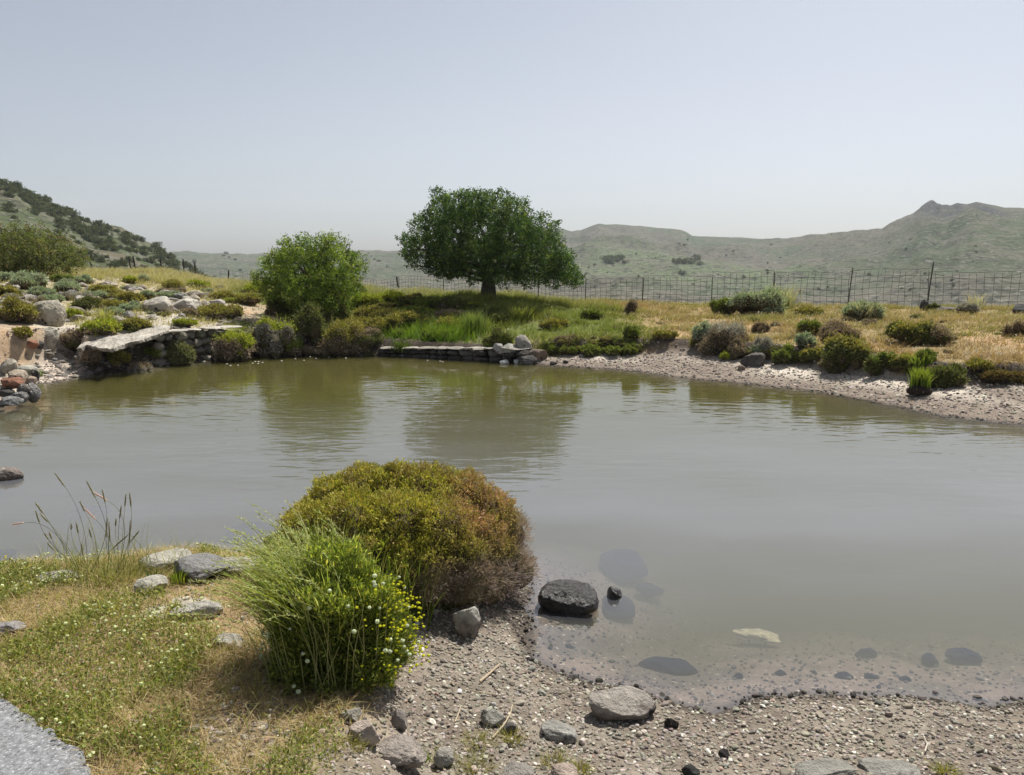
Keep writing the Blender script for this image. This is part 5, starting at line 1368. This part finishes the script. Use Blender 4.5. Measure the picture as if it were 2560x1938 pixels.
V, F = rock_verts(960, (.13, .06, .025), 4, 8, .2, .2); V = V @ np.array([[math.cos(.4), -math.sin(.4), 0], [math.sin(.4), math.cos(.4), 0], [0, 0, 1]])
obj("submerged_stone", mesh_np("submerged_stone", V, [F], np.tile((.62, .56, .34), (len(V), 1)), True, [M_ROCK]), loc=f, label="pale yellowish flat stone showing through the shallow water", cat="stone")

# straws and sticks on the gravel
def stick(name, px, r, C, label, cat="stick"):
    P = np.array([hit(u, v) + np.array([0, 0, r * 1.6]) for u, v in px]); c0 = P[0].copy(); g = Geo()
    t = np.linspace(0, 1, len(P)); tt = np.linspace(0, 1, 12); Q = np.stack([np.interp(tt, t, P[:, k]) for k in range(3)], 1) - c0
    Q[:, 2] += .006; tube(g, Q, np.linspace(r, r * .6, 12), C, 6)
    obj(name, g.mesh(name, M_DRY), loc=c0, label=label, cat=cat)
stick("stick", [(1200, 1711), (1225, 1690), (1250, 1666)], .006, (.50, .40, .28), "short thick pale stick on the mud right of the flowering clump")
stick("straw", [(1165, 1728), (1210, 1738), (1253, 1744)], .003, (.50, .42, .30), "long thin straw lying below the thick pale stick", "straw")
stick("straw", [(1231, 1852), (1262, 1815), (1276, 1790), (1281, 1768)], .004, (.48, .40, .28), "bent upright straw between the rough grey stones", "straw")
stick("straw", [(1138, 1810), (1148, 1785), (1152, 1770)], .003, (.50, .42, .30), "short straw left of the bent one", "straw")
stick("straw", [(390, 1635), (430, 1600), (442, 1585)], .0035, (.58, .48, .26), "thick yellow straw lying across the flowering weeds", "straw")
stick("straw", [(2312, 1885), (2318, 1865), (2308, 1845)], .0035, (.55, .50, .42), "small curved pale straw on the right-hand gravel", "straw")
stick("stick", [(600, 1775), (660, 1785), (715, 1792)], .004, (.26, .2, .15), "thin brown stick in the shade under the flowering clump")
# pale flakes floating along the far bank
rng = np.random.default_rng(8)
V, F = rock_verts(970, (.025, .02, .006), 2, 8, .1, .3); fm = mesh_np("flake", V, [F], np.tile((.62, .60, .55), (len(V), 1)), True, [M_STONE])
for (u, v) in [(612, 898), (638, 904), (646, 904), (596, 913), (632, 908), (645, 909), (656, 906), (688, 893), (704, 902), (738, 897), (760, 901), (775, 892), (790, 896), (822, 893), (865, 895), (576, 914), (567, 910), (1069, 901), (1101, 903), (1107, 905)]:
    p = at_z(u, v, 0.002); obj("floating_flake", fm, loc=p, rot=(0, 0, rng.uniform(0, 6)), label="pale flake floating on the water close to the far bank", cat="flake", group="pale flakes floating near the far bank")
# ------------------------------------------------------------------ near left: matted grass, flowering weeds, paving
def near_weeds():
    rng = np.random.default_rng(1200)
    n = 125000
    x = rng.uniform(-3.6, .3, n); y = rng.uniform(2.1, 5.9, n)
    d = pond_d(x, y); u = U(x, y)
    n1 = fbm(x, y, .9, 4, 121); n2 = fbm(x, y, .35, 4, 82); n3 = fbm(x, y, .3, 3, 123)
    edge = smooth(960, 800, u + (n1 - .5) * 300 + np.maximum(3.3 - y, 0) * 180)
    dens = smooth(.06, .25, d) * edge * (.4 + .6 * smooth(.36, .52, fbm(x, y, .45, 4, 141))) * np.where((n2 > .66) & (y > 3.7), .25, 1)
    bare = np.exp(-(((u - 470) / 170) ** 2 + ((y - 4.15) / .45) ** 2)) + .9 * np.exp(-(((u - 560) / 160) ** 2 + ((y - 2.75) / .28) ** 2))
    dens = dens * (1 - .72 * np.clip(bare, 0, 1))
    pav = in_paving(x, y)
    k = (rng.uniform(0, 1, n) < dens) & ~pav
    x, y, d, u, n1, n3, bare = [a[k] for a in (x, y, d, u, n1, n3, bare)]; n = len(x); z = ground_h(x, y, True, d)
    gr = smooth(.49, .61, n1 + .10 * smooth(4.2, 3.0, y) - .22 * bare)
    r = rng.uniform(0, 1, n)
    isg = r < (.16 + .50 * gr)
    C0 = np.where(isg[:, None], pick([(3, (.15, .165, .04)), (2, (.19, .205, .06))], n, rng), pick([(3, (.36, .27, .14)), (2, (.28, .20, .11))], n, rng))
    C1 = np.where(isg[:, None], pick([(3, (.34, .35, .10)), (2, (.44, .43, .16)), (1, (.23, .28, .06))], n, rng), pick([(3, (.54, .44, .22)), (2, (.42, .31, .15)), (1, (.60, .54, .32))], n, rng))
    H = np.where(isg, rng.uniform(.03, .10, n), rng.uniform(.01, .06, n)) * (.7 + .6 * n3)
    lean = np.where(isg, H * rng.uniform(.2, 1.1, n), rng.uniform(.04, .16, n))
    g = Geo(); blades(g, np.stack([x, y, z - .003], 1), H, lean, rng.uniform(.002, .0045, n), C0, C1, rng, 3)
    # second helping of green leaflets
    kk = gr > .25; P = np.stack([x, y, z], 1)[kk]; P = np.repeat(P, 2, axis=0) + rng.normal(0, .02, (kk.sum() * 2, 3)) * np.array([1, 1, 0]); m = len(P)
    P[:, 2] += rng.uniform(.004, .06, m)
    leaf_quads(g, P, unit(rng.normal(0, .7, (m, 3)) + np.array([0, 0, .5])), rng.uniform(.008, .022, m), rng.uniform(.006, .012, m), pick([(4, (.19, .235, .055)), (3, (.29, .32, .10)), (2, (.12, .145, .04)), (2, (.44, .41, .18))], m, rng), rng)
    obj("weeds", g.mesh("weeds", M_GRASS), label="matted grass, straw and green weeds covering the near left bank", kind="stuff")
    # clover heads and other small flowers
    g = Geo(); Di, Fi = ICO[1]
    fd = smooth(.50, .62, fbm(x, y, .5, 3, 131) + .02) * gr
    fd = fd + .9 * np.exp(-(((u - 70) / 120) ** 2 + ((y - 4.7) / .35) ** 2))
    kf = rng.uniform(0, 1, n) < fd * .04
    for i in np.where(kf)[0]:
        s = rng.uniform(.005, .0095); c = np.array((.62, .66, .36)) * rng.uniform(.75, 1.15)
        q = rng.uniform()
        if q < .02: c = np.array((.75, .62, .02))
        elif q < .026: c = np.array((.10, .10, .5))
        elif q < .03: c = np.array((.7, .25, .4))
        V = Di * s * np.array([1, 1, .8]) + rng.normal(0, s * .12, Di.shape) + np.array([x[i], y[i], z[i] + rng.uniform(.03, .085)])
        g.add(V, Fi, None, np.clip(c, 0, .8))
    obj("clover_flowers", g.mesh("clover_flowers", M_PETAL), label="small round cream flower heads scattered over the near left weeds", kind="stuff")
PAVE = [at_z(u, v, .33)[:2] for u, v in ((-260, 1640), (0, 1762), (60, 1800), (130, 1852), (205, 1898), (222, 1945), (250, 2080), (-400, 2300))]
def in_paving(x, y):
    P = np.array(PAVE); ins = np.zeros(x.shape, bool)
    for i in range(len(P)):
        ax, ay = P[i]; bx, by = P[(i + 1) % len(P)]
        if ay != by: ins ^= ((ay > y) != (by > y)) & (x < (bx - ax) * (y - ay) / (by - ay) + ax)
    return ins
def paving():
    P = np.array(PAVE); rng = np.random.default_rng(4)
    Q = []
    for i in range(len(P)):
        a, b = P[i], P[(i + 1) % len(P)]; m = max(2, int(np.linalg.norm(b - a) / .03))
        for t in np.linspace(0, 1, m, endpoint=False): Q.append(a * (1 - t) + b * t + (rng.normal(0, .006, 2)))
    Q = np.array(Q); n = len(Q); c = Q.mean(axis=0)
    zt = max(float(ground_h(np.array([c[0]]), np.array([c[1]]))[0]), .33) + .008
    rings = [c + (Q - c) * k for k in (1, .97, .75, .5, .25)]
    V = [np.column_stack([rings[0], np.full(n, zt - .25)]), np.column_stack([rings[0], np.full(n, zt - .012)])]
    for r in rings[1:]: V.append(np.column_stack([r, zt + (fbm(r[:, 0], r[:, 1], .2, 2, 9) - .5) * .004]))
    V.append(np.array([[c[0], c[1], zt]])); V = np.vstack(V); R_ = 6
    i = np.arange(n); j = (i + 1) % n
    F4 = np.vstack([np.stack([k * n + i, k * n + j, (k + 1) * n + j, (k + 1) * n + i], 1) for k in range(R_ - 1)])
    F3 = np.stack([(R_ - 1) * n + i, (R_ - 1) * n + j, np.full(n, R_ * n)], 1)
    m = surf_mat("chippings", 40, .5, .85, .8, 130, .008, .3, [((.42, .43, .45), .40, .33), ((.10, .10, .11), .6, .68)], sscale=95)
    obj("pavement", mesh_np("pavement", V, [F3, F4], np.tile((.20, .205, .215), (len(V), 1)), False, [m]), kind="structure")
paving(); near_weeds()
tuft("grass_tuft", 21, 40, 1868, 34, 70, 260, (.2, .17, .08), (.42, .38, .14), "small dry tuft growing on the pale paving", .004, .9)
tuft("grass_tuft", 22, 128, 1928, 30, 70, 260, (.12, .14, .04), (.30, .32, .08), "small green tuft growing through the paving's edge", .004, .9)
tuft("grass_tuft", 23, 1050, 1896, 30, 44, 120, (.1, .16, .03), (.2, .3, .06), "small bright green tuft beside the larger pinkish stone", .006, .7)
for k, (u, v, wpx, lb) in enumerate([(1195, 1862, 95, "yellow-green tuft below the rough grey stone"), (1190, 1925, 110, "yellow-green tuft at the bottom edge right of the knobbly stone"), (1385, 1915, 90, "thin yellow-green tuft below the flat pale stone"), (1452, 1930, 60, "brownish tuft at the bottom edge near the pinkish stone"),
                                 (1280, 1850, 60, "small green tuft under the dark grey stone"), (870, 1868, 90, "straw and green tuft beside the pinkish angular stone"), (760, 1840, 130, "dry grass tuft below the shade of the flowering clump"), (1110, 1905, 70, "green and straw tuft around the knobbly stone"), (2360, 1932, 50, "tiny green tuft at the bottom edge on the right")]):
    tuft("grass_tuft", 30 + k, u, v, 34, wpx, 190, (.15, .14, .05), (.36, .34, .11), lb, .0035, 1.3)
tuft("red_weed", 50, 1142, 1836, 14, 50, 120, (.22, .08, .07), (.34, .15, .13), "low reddish weed on the gravel near the short straw", .006, 1.5, "weed")

# tall flowering grass at the left
def tall_grass():
    rng = np.random.default_rng(1300)
    f = hit(270, 1440); root = obj("tall_grass", None, loc=f, label="tall wispy grass with thin dark seed spikes rising over the water at the left", cat="grass")
    heads = [(137, 1182, 163, 1218), (216, 1202, 239, 1245), (256, 1225, 263, 1258), (228, 1228, 270, 1252), (315, 1236, 312, 1268), (324, 1233, 328, 1270), (303, 1265, 299, 1298), (88, 1256, 108, 1284), (89, 1278, 99, 1308), (100, 1284, 121, 1306),
             (28, 1312, 60, 1307), (190, 1306, 196, 1335), (110, 1332, 121, 1348), (123, 1330, 130, 1348), (200, 1255, 213, 1280), (210, 1270, 240, 1300), (222, 1320, 229, 1345), (268, 1295, 265, 1345), (272, 1305, 275, 1355), (290, 1298, 289, 1316), (349, 1326, 326, 1355),
             (322, 1336, 281, 1372), (204, 1360, 207, 1390), (118, 1357, 137, 1378), (326, 1300, 323, 1365), (178, 1310, 178, 1325), (660, 1238, 672, 1270)]
    gs = Geo()
    for k, (u0, v0, u1, v1) in enumerate(heads[:-1]):
        Yh = f[1] + rng.uniform(-.25, .25); a = at_Y(u0, v0, Yh) - f; b = at_Y(u1, v1, Yh) - f
        bx = np.array([(b[0]) * .35 + rng.normal(0, .08), (Yh - f[1]) * .6, -.02])
        t = np.linspace(0, 1, 14)[:, None]; dirn = unit(b - a)
        mid = b + dirn * np.linalg.norm(b - bx) * .45
        Q = bx * (1 - t) ** 2 + mid * 2 * t * (1 - t) + b * t ** 2
        tube(gs, Q, np.linspace(.0020, .0011, 14), pick([(2, (.22, .24, .08)), (1, (.40, .36, .18))], 1, rng)[0], 4, False)
        g = Geo(); pink = k in (3, 10, 15)
        c0 = (.62, .42, .34) if pink else (.27, .25, .15)
        hl = np.linspace(0, 1, 9)[:, None]; Hq = b * (1 - hl) + a * hl
        tube(g, Hq, .0042 * np.array([.3, .8, 1, 1, 1, 1, .9, .7, .2]), c0, 6)
        m = 60; ti = rng.uniform(0, 1, m)[:, None]; P = b * (1 - ti) + a * ti
        leaf_quads(g, P, unit(-dirn + rng.normal(0, .6, (m, 3))), rng.uniform(.006, .014, m), np.full(m, .0022), pick([(3, c0), (1, tuple(np.array(c0) * 1.6))], m, rng), rng)
        obj("seed_head", g.mesh("seed_head", M_DRY), root)
    n = 420; P = np.stack([rng.normal(0, .28, n), rng.normal(0, .12, n), np.full(n, -.02)], 1); H = rng.uniform(.06, .42, n) * rng.uniform(.3, 1, n)
    blades(gs, P, H, H * rng.uniform(.1, .7, n), rng.uniform(.002, .0045, n), pick([(1, (.12, .15, .04))], n, rng), pick([(2, (.30, .33, .12)), (1, (.46, .42, .22))], n, rng), rng, 4)
    obj("stems", gs.mesh("stems", M_GRASS), root)
tall_grass()

# the big bush on the spit
def big_bush():
    f = hit(1010, 1500); base = np.array([f[0], f[1] + .50, f[2] - .02])
    root = obj("big_bush", None, loc=base, label="big dense yellow-green bush, rusty brown on its right side, at the water's edge in front", cat="bush")
    rng = np.random.default_rng(1400)
    # lobes by outline: (photo u, v, radius px, depth offset m)
    L = []
    sc_ = math.hypot(base[1], CAMH - base[2]) / FPX
    for (u, v, r, dy) in [(778, 1312, 60, .1), (738, 1372, 50, 0), (845, 1272, 76, .1), (905, 1250, 82, .12), (985, 1250, 85, .15), (1070, 1250, 82, .1), (1150, 1260, 80, .1), (1215, 1300, 75, .05), (1262, 1340, 60, 0), (1240, 1400, 80, -.1),
                          (800, 1350, 90, -.2), (900, 1340, 100, -.25), (1000, 1340, 100, -.3), (1100, 1350, 100, -.28), (1180, 1370, 85, -.2), (860, 1420, 90, -.35), (960, 1430, 100, -.42), (1060, 1430, 95, -.45), (1150, 1440, 85, -.38), (1210, 1450, 70, -.28),
                          (752, 1425, 62, -.2), (1290, 1430, 50, -.1), (1160, 1400, 60, -.42), (1010, 1450, 70, -.5), (716, 1432, 40, -.1)]:
        p = at_Y(u, v, base[1] + dy) - base; L.append((p[0], dy, p[2], r * sc_))
    L = np.array(L)
    g = Geo(); n = 90000
    w_ = L[:, 3] ** 2; idx = rng.choice(len(L), n, p=w_ / w_.sum())
    D = unit(rng.normal(size=(n, 3))); D[:, 2] = np.where(D[:, 2] < -.35, -D[:, 2], D[:, 2])
    wob = 1 + (fbm(D[:, 0] * 3 + idx * 3.1, D[:, 1] * 3, .6, 4, 5, D[:, 2] * 3) - .5) * .8
    P = L[idx, :3] + D * (L[idx, 3] * wob * (1 - np.abs(rng.normal(0, .10, n))))[:, None]
    ins = np.zeros(n, bool)
    for k in range(len(L)): ins |= (np.linalg.norm(P - L[k, :3], axis=1) < L[k, 3] * .80) & (idx != k)
    gz = ground_h(P[:, 0] + base[0], P[:, 1] + base[1], False) - base[2]
    keep = ~ins & (P[:, 2] > np.maximum(gz, -base[2]) - .01)
    P, D, idx = P[keep], D[keep], idx[keep]; n = len(P)
    cl = fbm(P[:, 0], P[:, 1], .28, 4, 9, P[:, 2]); cl2 = fbm(P[:, 0], P[:, 1], .10, 3, 19, P[:, 2])
    uu = P[:, 0]; zz = P[:, 2]; top = zz.max()
    yg = pick([(5, (.36, .35, .06)), (3, (.47, .43, .10)), (2, (.22, .21, .05)), (1, (.46, .38, .15))], n, rng)
    rs_ = pick([(4, (.42, .27, .16)), (3, (.52, .34, .21)), (2, (.27, .18, .10)), (3, (.34, .30, .08))], n, rng)
    tw = pick([(4, (.33, .26, .24)), (3, (.42, .34, .31)), (2, (.19, .15, .135))], n, rng)
    ol = pick([(4, (.22, .22, .06)), (3, (.31, .29, .08)), (2, (.14, .13, .05)), (1, (.44, .36, .18))], n, rng)
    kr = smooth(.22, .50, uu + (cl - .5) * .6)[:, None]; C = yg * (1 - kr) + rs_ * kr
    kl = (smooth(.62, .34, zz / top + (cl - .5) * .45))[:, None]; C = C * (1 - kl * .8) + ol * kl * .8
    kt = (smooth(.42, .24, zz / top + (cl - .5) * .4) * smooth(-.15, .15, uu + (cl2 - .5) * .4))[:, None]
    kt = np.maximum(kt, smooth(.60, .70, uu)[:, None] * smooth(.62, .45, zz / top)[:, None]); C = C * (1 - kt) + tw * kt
    pt = smooth(.56, .64, cl2)[:, None]; C = C * (1 - .45 * pt) + np.array((.26, .18, .11)) * .45 * pt
    dirs = unit(D * .9 + rng.normal(0, .5, (n, 3)) + np.array([0, 0, .35]))
    tws = kt[:, 0]
    Ln = np.where(tws > .5, rng.uniform(.02, .045, n), rng.uniform(.013, .030, n)); Wn = np.where(tws > .5, .0026, Ln * .38)
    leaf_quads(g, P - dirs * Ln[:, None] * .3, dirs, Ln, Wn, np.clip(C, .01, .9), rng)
    # leaflets in whorls so that the skin reads as tufts
    m = int(n * .9); j = rng.integers(0, n, m); P2 = P[j] + rng.normal(0, .007, (m, 3)) + D[j] * .008
    leaf_quads(g, P2, unit(D[j] + rng.normal(0, .45, (m, 3)) + np.array([0, 0, .3])), Ln[j] * .8, Wn[j] * .9, np.clip(C[j] * 1.08, .01, .9), rng)
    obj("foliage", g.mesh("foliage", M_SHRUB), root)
    g = Geo(); Di, Fi = ICO[3]
    for (x, y, z, r) in L:
        V = Di * (r * .80) * (1 + (fbm(Di[:, 0] * 4 + x * 9, Di[:, 1] * 4, 1, 2, 6, Di[:, 2] * 4) - .5) * .3)[:, None] + np.array([x, y, z])
        gz = ground_h(V[:, 0] + base[0], V[:, 1] + base[1], False) - base[2]
        V[:, 2] = np.maximum(V[:, 2], gz - .02); g.add(V, Fi, None, (.11, .09, .05))
    for k in range(420):                                             # bare grey twigs on the right and along the foot
        a = rng.uniform(-2.4, .7); r1 = rng.uniform(.42, .70)
        ex, ey = math.cos(a) * r1 + .05, math.sin(a) * r1 * .75
        if k % 2 == 0: ex, ey = rng.uniform(.50, .76), rng.uniform(-.40, .1)
        gz = float(ground_h(np.array([ex + base[0]]), np.array([ey + base[1]]), False)[0]) - base[2]
        p1 = np.array([ex, ey, max(gz, -base[2]) + rng.uniform(.0, .30)]); p0 = p1 * np.array([.72, .72, .5]) + rng.normal(0, .02, 3)
        t = np.linspace(0, 1, 5)[:, None]; Q = p0 * (1 - t) + p1 * t + rng.normal(0, .012, (5, 3)) * t
        tube(g, Q, np.linspace(.0028, .0010, 5), pick([(2, (.22, .18, .16)), (1, (.30, .25, .22))], 1, rng)[0], 3, False)
        for b_ in range(2):
            q = Q[rng.integers(2, 5)]; tube(g, [q, q + rng.normal(0, .035, 3) + np.array([.01, 0, .02])], [.0014, .0008], (.24, .20, .18), 3, False)
    obj("branches", g.mesh("branches", M_BARK), root)
    # the knob of shoots sticking up at the top
    p = at_Y(978, 1172, base[1] + .1) - base; m = 900
    g = Geo(); D = unit(rng.normal(size=(m, 3)) + np.array([0, 0, .3])); r = rng.uniform(.3, 1, m) ** .5 * .032
    leaf_quads(g, p + D * r[:, None], D, .014, .005, pick([(3, (.24, .22, .06)), (2, (.36, .32, .09))], m, rng), rng)
    tube(g, [p - np.array([0, 0, .09]), p], .004, (.12, .09, .07), 4)
    obj("shoot", g.mesh("shoot", M_SHRUB), root)
    # grass blades growing up through the front of it
    g = Geo(); n = 900
    uu = rng.uniform(-.55, .18, n); P = np.stack([uu, -.62 + rng.normal(0, .10, n) + .25 * np.abs(uu + .1), np.zeros(n)], 1)
    P[:, 2] = ground_h(P[:, 0] + base[0], P[:, 1] + base[1], False) - base[2] - .01
    H = rng.uniform(.10, .46, n); blades(g, P, H, H * rng.uniform(.1, .6, n), rng.uniform(.004, .008, n), pick([(1, (.07, .11, .02))], n, rng), pick([(3, (.18, .24, .05)), (1, (.38, .36, .14))], n, rng), rng, 4)
    obj("grass_tuft", g.mesh("grass_tuft", M_GRASS), loc=base, label="green grass blades growing up through the front of the big bush", cat="grass tuft")
big_bush()

def clump():
    f = hit(808, 1745); base = np.array([f[0], f[1] + .30, f[2] - .01])
    root = obj("flowering_clump", None, loc=base, label="tall clump of arching green grass and weeds dotted with white and yellow flowers", cat="grass clump")
    rng = np.random.default_rng(1500)
    g = Geo(); n = 2100
    a = rng.uniform(0, 2 * np.pi, n); r = np.sqrt(rng.uniform(0, 1, n)) * .22
    P = np.stack([np.cos(a) * r - .03, np.sin(a) * r * .8, np.zeros(n)], 1)
    az = a + rng.normal(0, .7, n); az = np.where(rng.uniform(0, 1, n) < .45, rng.normal(np.pi * .92, .6, n), az)
    H = rng.uniform(.16, .64, n) * (1 - .25 * np.abs(P[:, 0] + .1) / .3); lean = H * rng.uniform(.15, .75, n); lean = np.minimum(lean, .42)
    H = np.where(np.cos(az) > .3, H * .62, H); lean = np.where(np.cos(az) > .3, lean * .55, lean)
    C0 = pick([(3, (.05, .085, .018)), (2, (.08, .12, .025))], n, rng); C1 = pick([(4, (.34, .39, .08)), (3, (.45, .48, .16)), (1, (.18, .26, .05)), (1, (.50, .50, .24))], n, rng)
    blades(g, P, H, lean, rng.uniform(.005, .012, n), C0, C1, rng, 5, az)
    obj("blades", g.mesh("blades", M_GRASS), root)
    # drooping seedy plumes, upper left
    g = Geo()
    for k in range(150):
        az_ = rng.normal(np.pi * .95, .55); H_ = rng.uniform(.42, .66); ln = rng.uniform(.16, .48); p0 = np.array([rng.normal(-.05, .12), rng.normal(0, .12), 0])
        t = np.linspace(0, 1, 12)[:, None]; dv = np.array([math.cos(az_), math.sin(az_), 0])
        Q = p0 + dv * ln * t ** 2.2 + np.array([0, 0, 1.]) * H_ * (1.35 * t - .38 * t ** 3)
        tube(g, Q, np.linspace(.0018, .0008, 12), (.30, .34, .12), 3, False)
        m = 46; ti = rng.uniform(.62, 1, m); Pm = np.stack([np.interp(ti, t[:, 0], Q[:, i]) for i in range(3)], 1); td = unit(Q[-1] - Q[7])
        leaf_quads(g, Pm, unit(td + rng.normal(0, .35, (m, 3))), rng.uniform(.012, .024, m), rng.uniform(.003, .005, m), pick([(3, (.42, .46, .18)), (2, (.52, .53, .28)), (1, (.30, .36, .10))], m, rng), rng)
    obj("plumes", g.mesh("plumes", M_GRASS), root)
    # leafy weeds filling the lower dome
    g = Geo(); n = 60000
    D = unit(rng.normal(size=(n, 3))); D[:, 2] = np.abs(D[:, 2]); rr = rng.uniform(.45, 1.0, n) ** .5
    wob = 1 + (fbm(D[:, 0] * 3, D[:, 1] * 3, .7, 3, 8, D[:, 2] * 3) - .5) * .75
    P = D * (rr * wob)[:, None] * np.array([.33, .30, .53]) + np.array([.01, 0, 0]); P[:, 2] = np.abs(P[:, 2])
    C = pick([(4, (.14, .18, .035)), (3, (.25, .29, .06)), (2, (.08, .105, .03)), (1, (.42, .44, .12))], n, rng)
    hi = smooth(.25, .5, P[:, 2])[:, None]; C = C * (1 + .5 * hi)  # upper leaves brightened, so the clump's self-shadow below is put into the colour
    leaf_quads(g, P, unit(D * .6 + rng.normal(0, .5, (n, 3)) + np.array([0, 0, .5])), rng.uniform(.014, .042, n), rng.uniform(.004, .010, n), C, rng)
    obj("leaves", g.mesh("leaves", M_GRASS), root)
    Di, Fi = ICO[2]; gw, gy = Geo(), Geo()
    for k in range(46):
        a = rng.uniform(-np.pi, .15) if k > 8 else rng.uniform(-.9, -.2); e = rng.uniform(.05, 1.0)
        p = np.array([math.cos(a) * math.cos(e) * .37 + .02, math.sin(a) * math.cos(e) * .34, math.sin(e) * .56 + .02]); s = rng.uniform(.006, .0105)
        gw.add(Di * s * np.array([1, 1, .85]) + rng.normal(0, s * .08, Di.shape) + p, Fi, None, np.array((.62, .68, .46)) * rng.uniform(.8, 1.15))
    for k in range(170):
        a = rng.normal(-.35, .38); e = rng.uniform(.0, .95)
        p = np.array([math.cos(a) * math.cos(e) * .38 + .03, math.sin(a) * math.cos(e) * .36, math.sin(e) * .52 + .03]) * rng.uniform(.9, 1.05); s = rng.uniform(.0035, .0075)
        gy.add(Di[:] * s * np.array([1, 1, .7]) + rng.normal(0, s * .15, Di.shape) + p, Fi, None, np.array((.62, .62, .03)) * rng.uniform(.75, 1.2))
    obj("white_flower_heads", gw.mesh("white_flower_heads", M_PETAL), root, kind="stuff"); obj("yellow_flowers", gy.mesh("yellow_flowers", M_PETAL), root, kind="stuff")
    # pale stems in front
    g = Geo()
    for k in range(26):
        a = rng.uniform(-2.9, -.3); p0 = np.array([math.cos(a) * .30, math.sin(a) * .28, 0]); p1 = p0 * 1.25 + np.array([rng.normal(0, .05), 0, rng.uniform(.2, .5)])
        tube(g, [p0, (p0 + p1) / 2 + rng.normal(0, .012, 3), p1], [.002, .0018, .001], (.36, .36, .18), 3, False)
    obj("stalks", g.mesh("stalks", M_GRASS), root)
clump()
# weeds between the clump and the bush, leaning over the water
tuft("tall_weeds", 61, 720, 1480, 150, 150, 520, (.08, .12, .03), (.34, .38, .14), "pale green weeds leaning over the water between the clump and the dark boulder", .006, .7)
tuft("tall_weeds", 62, 1120, 1520, 60, 60, 60, (.1, .13, .03), (.3, .34, .1), "few green blades on the mud at the foot of the big bush", .005, 1.2)
tuft("grass_tuft", 63, 300, 1450, 50, 190, 420, (.14, .15, .05), (.36, .36, .13), "short yellow-green grass at the foot of the tall wispy grass", .004, .9)
tuft("green_weed", 64, 385, 1462, 46, 26, 120, (.03, .06, .02), (.07, .13, .03), "small dark green weed in front of the pale pitted rock", .008, .6, "weed")
tuft("green_weed", 65, 446, 1462, 50, 40, 90, (.12, .17, .03), (.30, .36, .06), "light green weed in front of the dark angular rock", .008, .7, "weed")
tuft("green_weed", 66, 437, 1520, 24, 34, 110, (.14, .16, .02), (.28, .30, .04), "round yellow-green weed above the flat white-grey rock", .008, .8, "weed")
# ------------------------------------------------------------------ air
def haze():
    m = bpy.data.materials.new("hazy_air"); m.use_nodes = True
    n = m.node_tree; n.nodes.remove(n.nodes["Principled BSDF"])
    v = n.nodes.new("ShaderNodeVolumePrincipled")
    v.inputs["Color"].default_value = (.86, .93, 1.0, 1)
    v.inputs["Density"].default_value = HAZE_D
    v.inputs["Anisotropy"].default_value = .12
    n.links.new(v.outputs[0], n.nodes["Material Output"].inputs["Volume"])
    a = 2450
    V = np.array([(x, y, z) for z in (-200, HAZE_TOP) for (x, y) in ((-a, -a), (a, -a), (a, a), (-a, a))], float)
    Q = np.array([(0, 3, 2, 1), (4, 5, 6, 7), (0, 1, 5, 4), (1, 2, 6, 5), (2, 3, 7, 6), (3, 0, 4, 7)])
    obj("haze", mesh_np("haze", V, [Q], None, False, [m]), kind="stuff")
HAZE_D, HAZE_TOP = .00017, 210
haze()
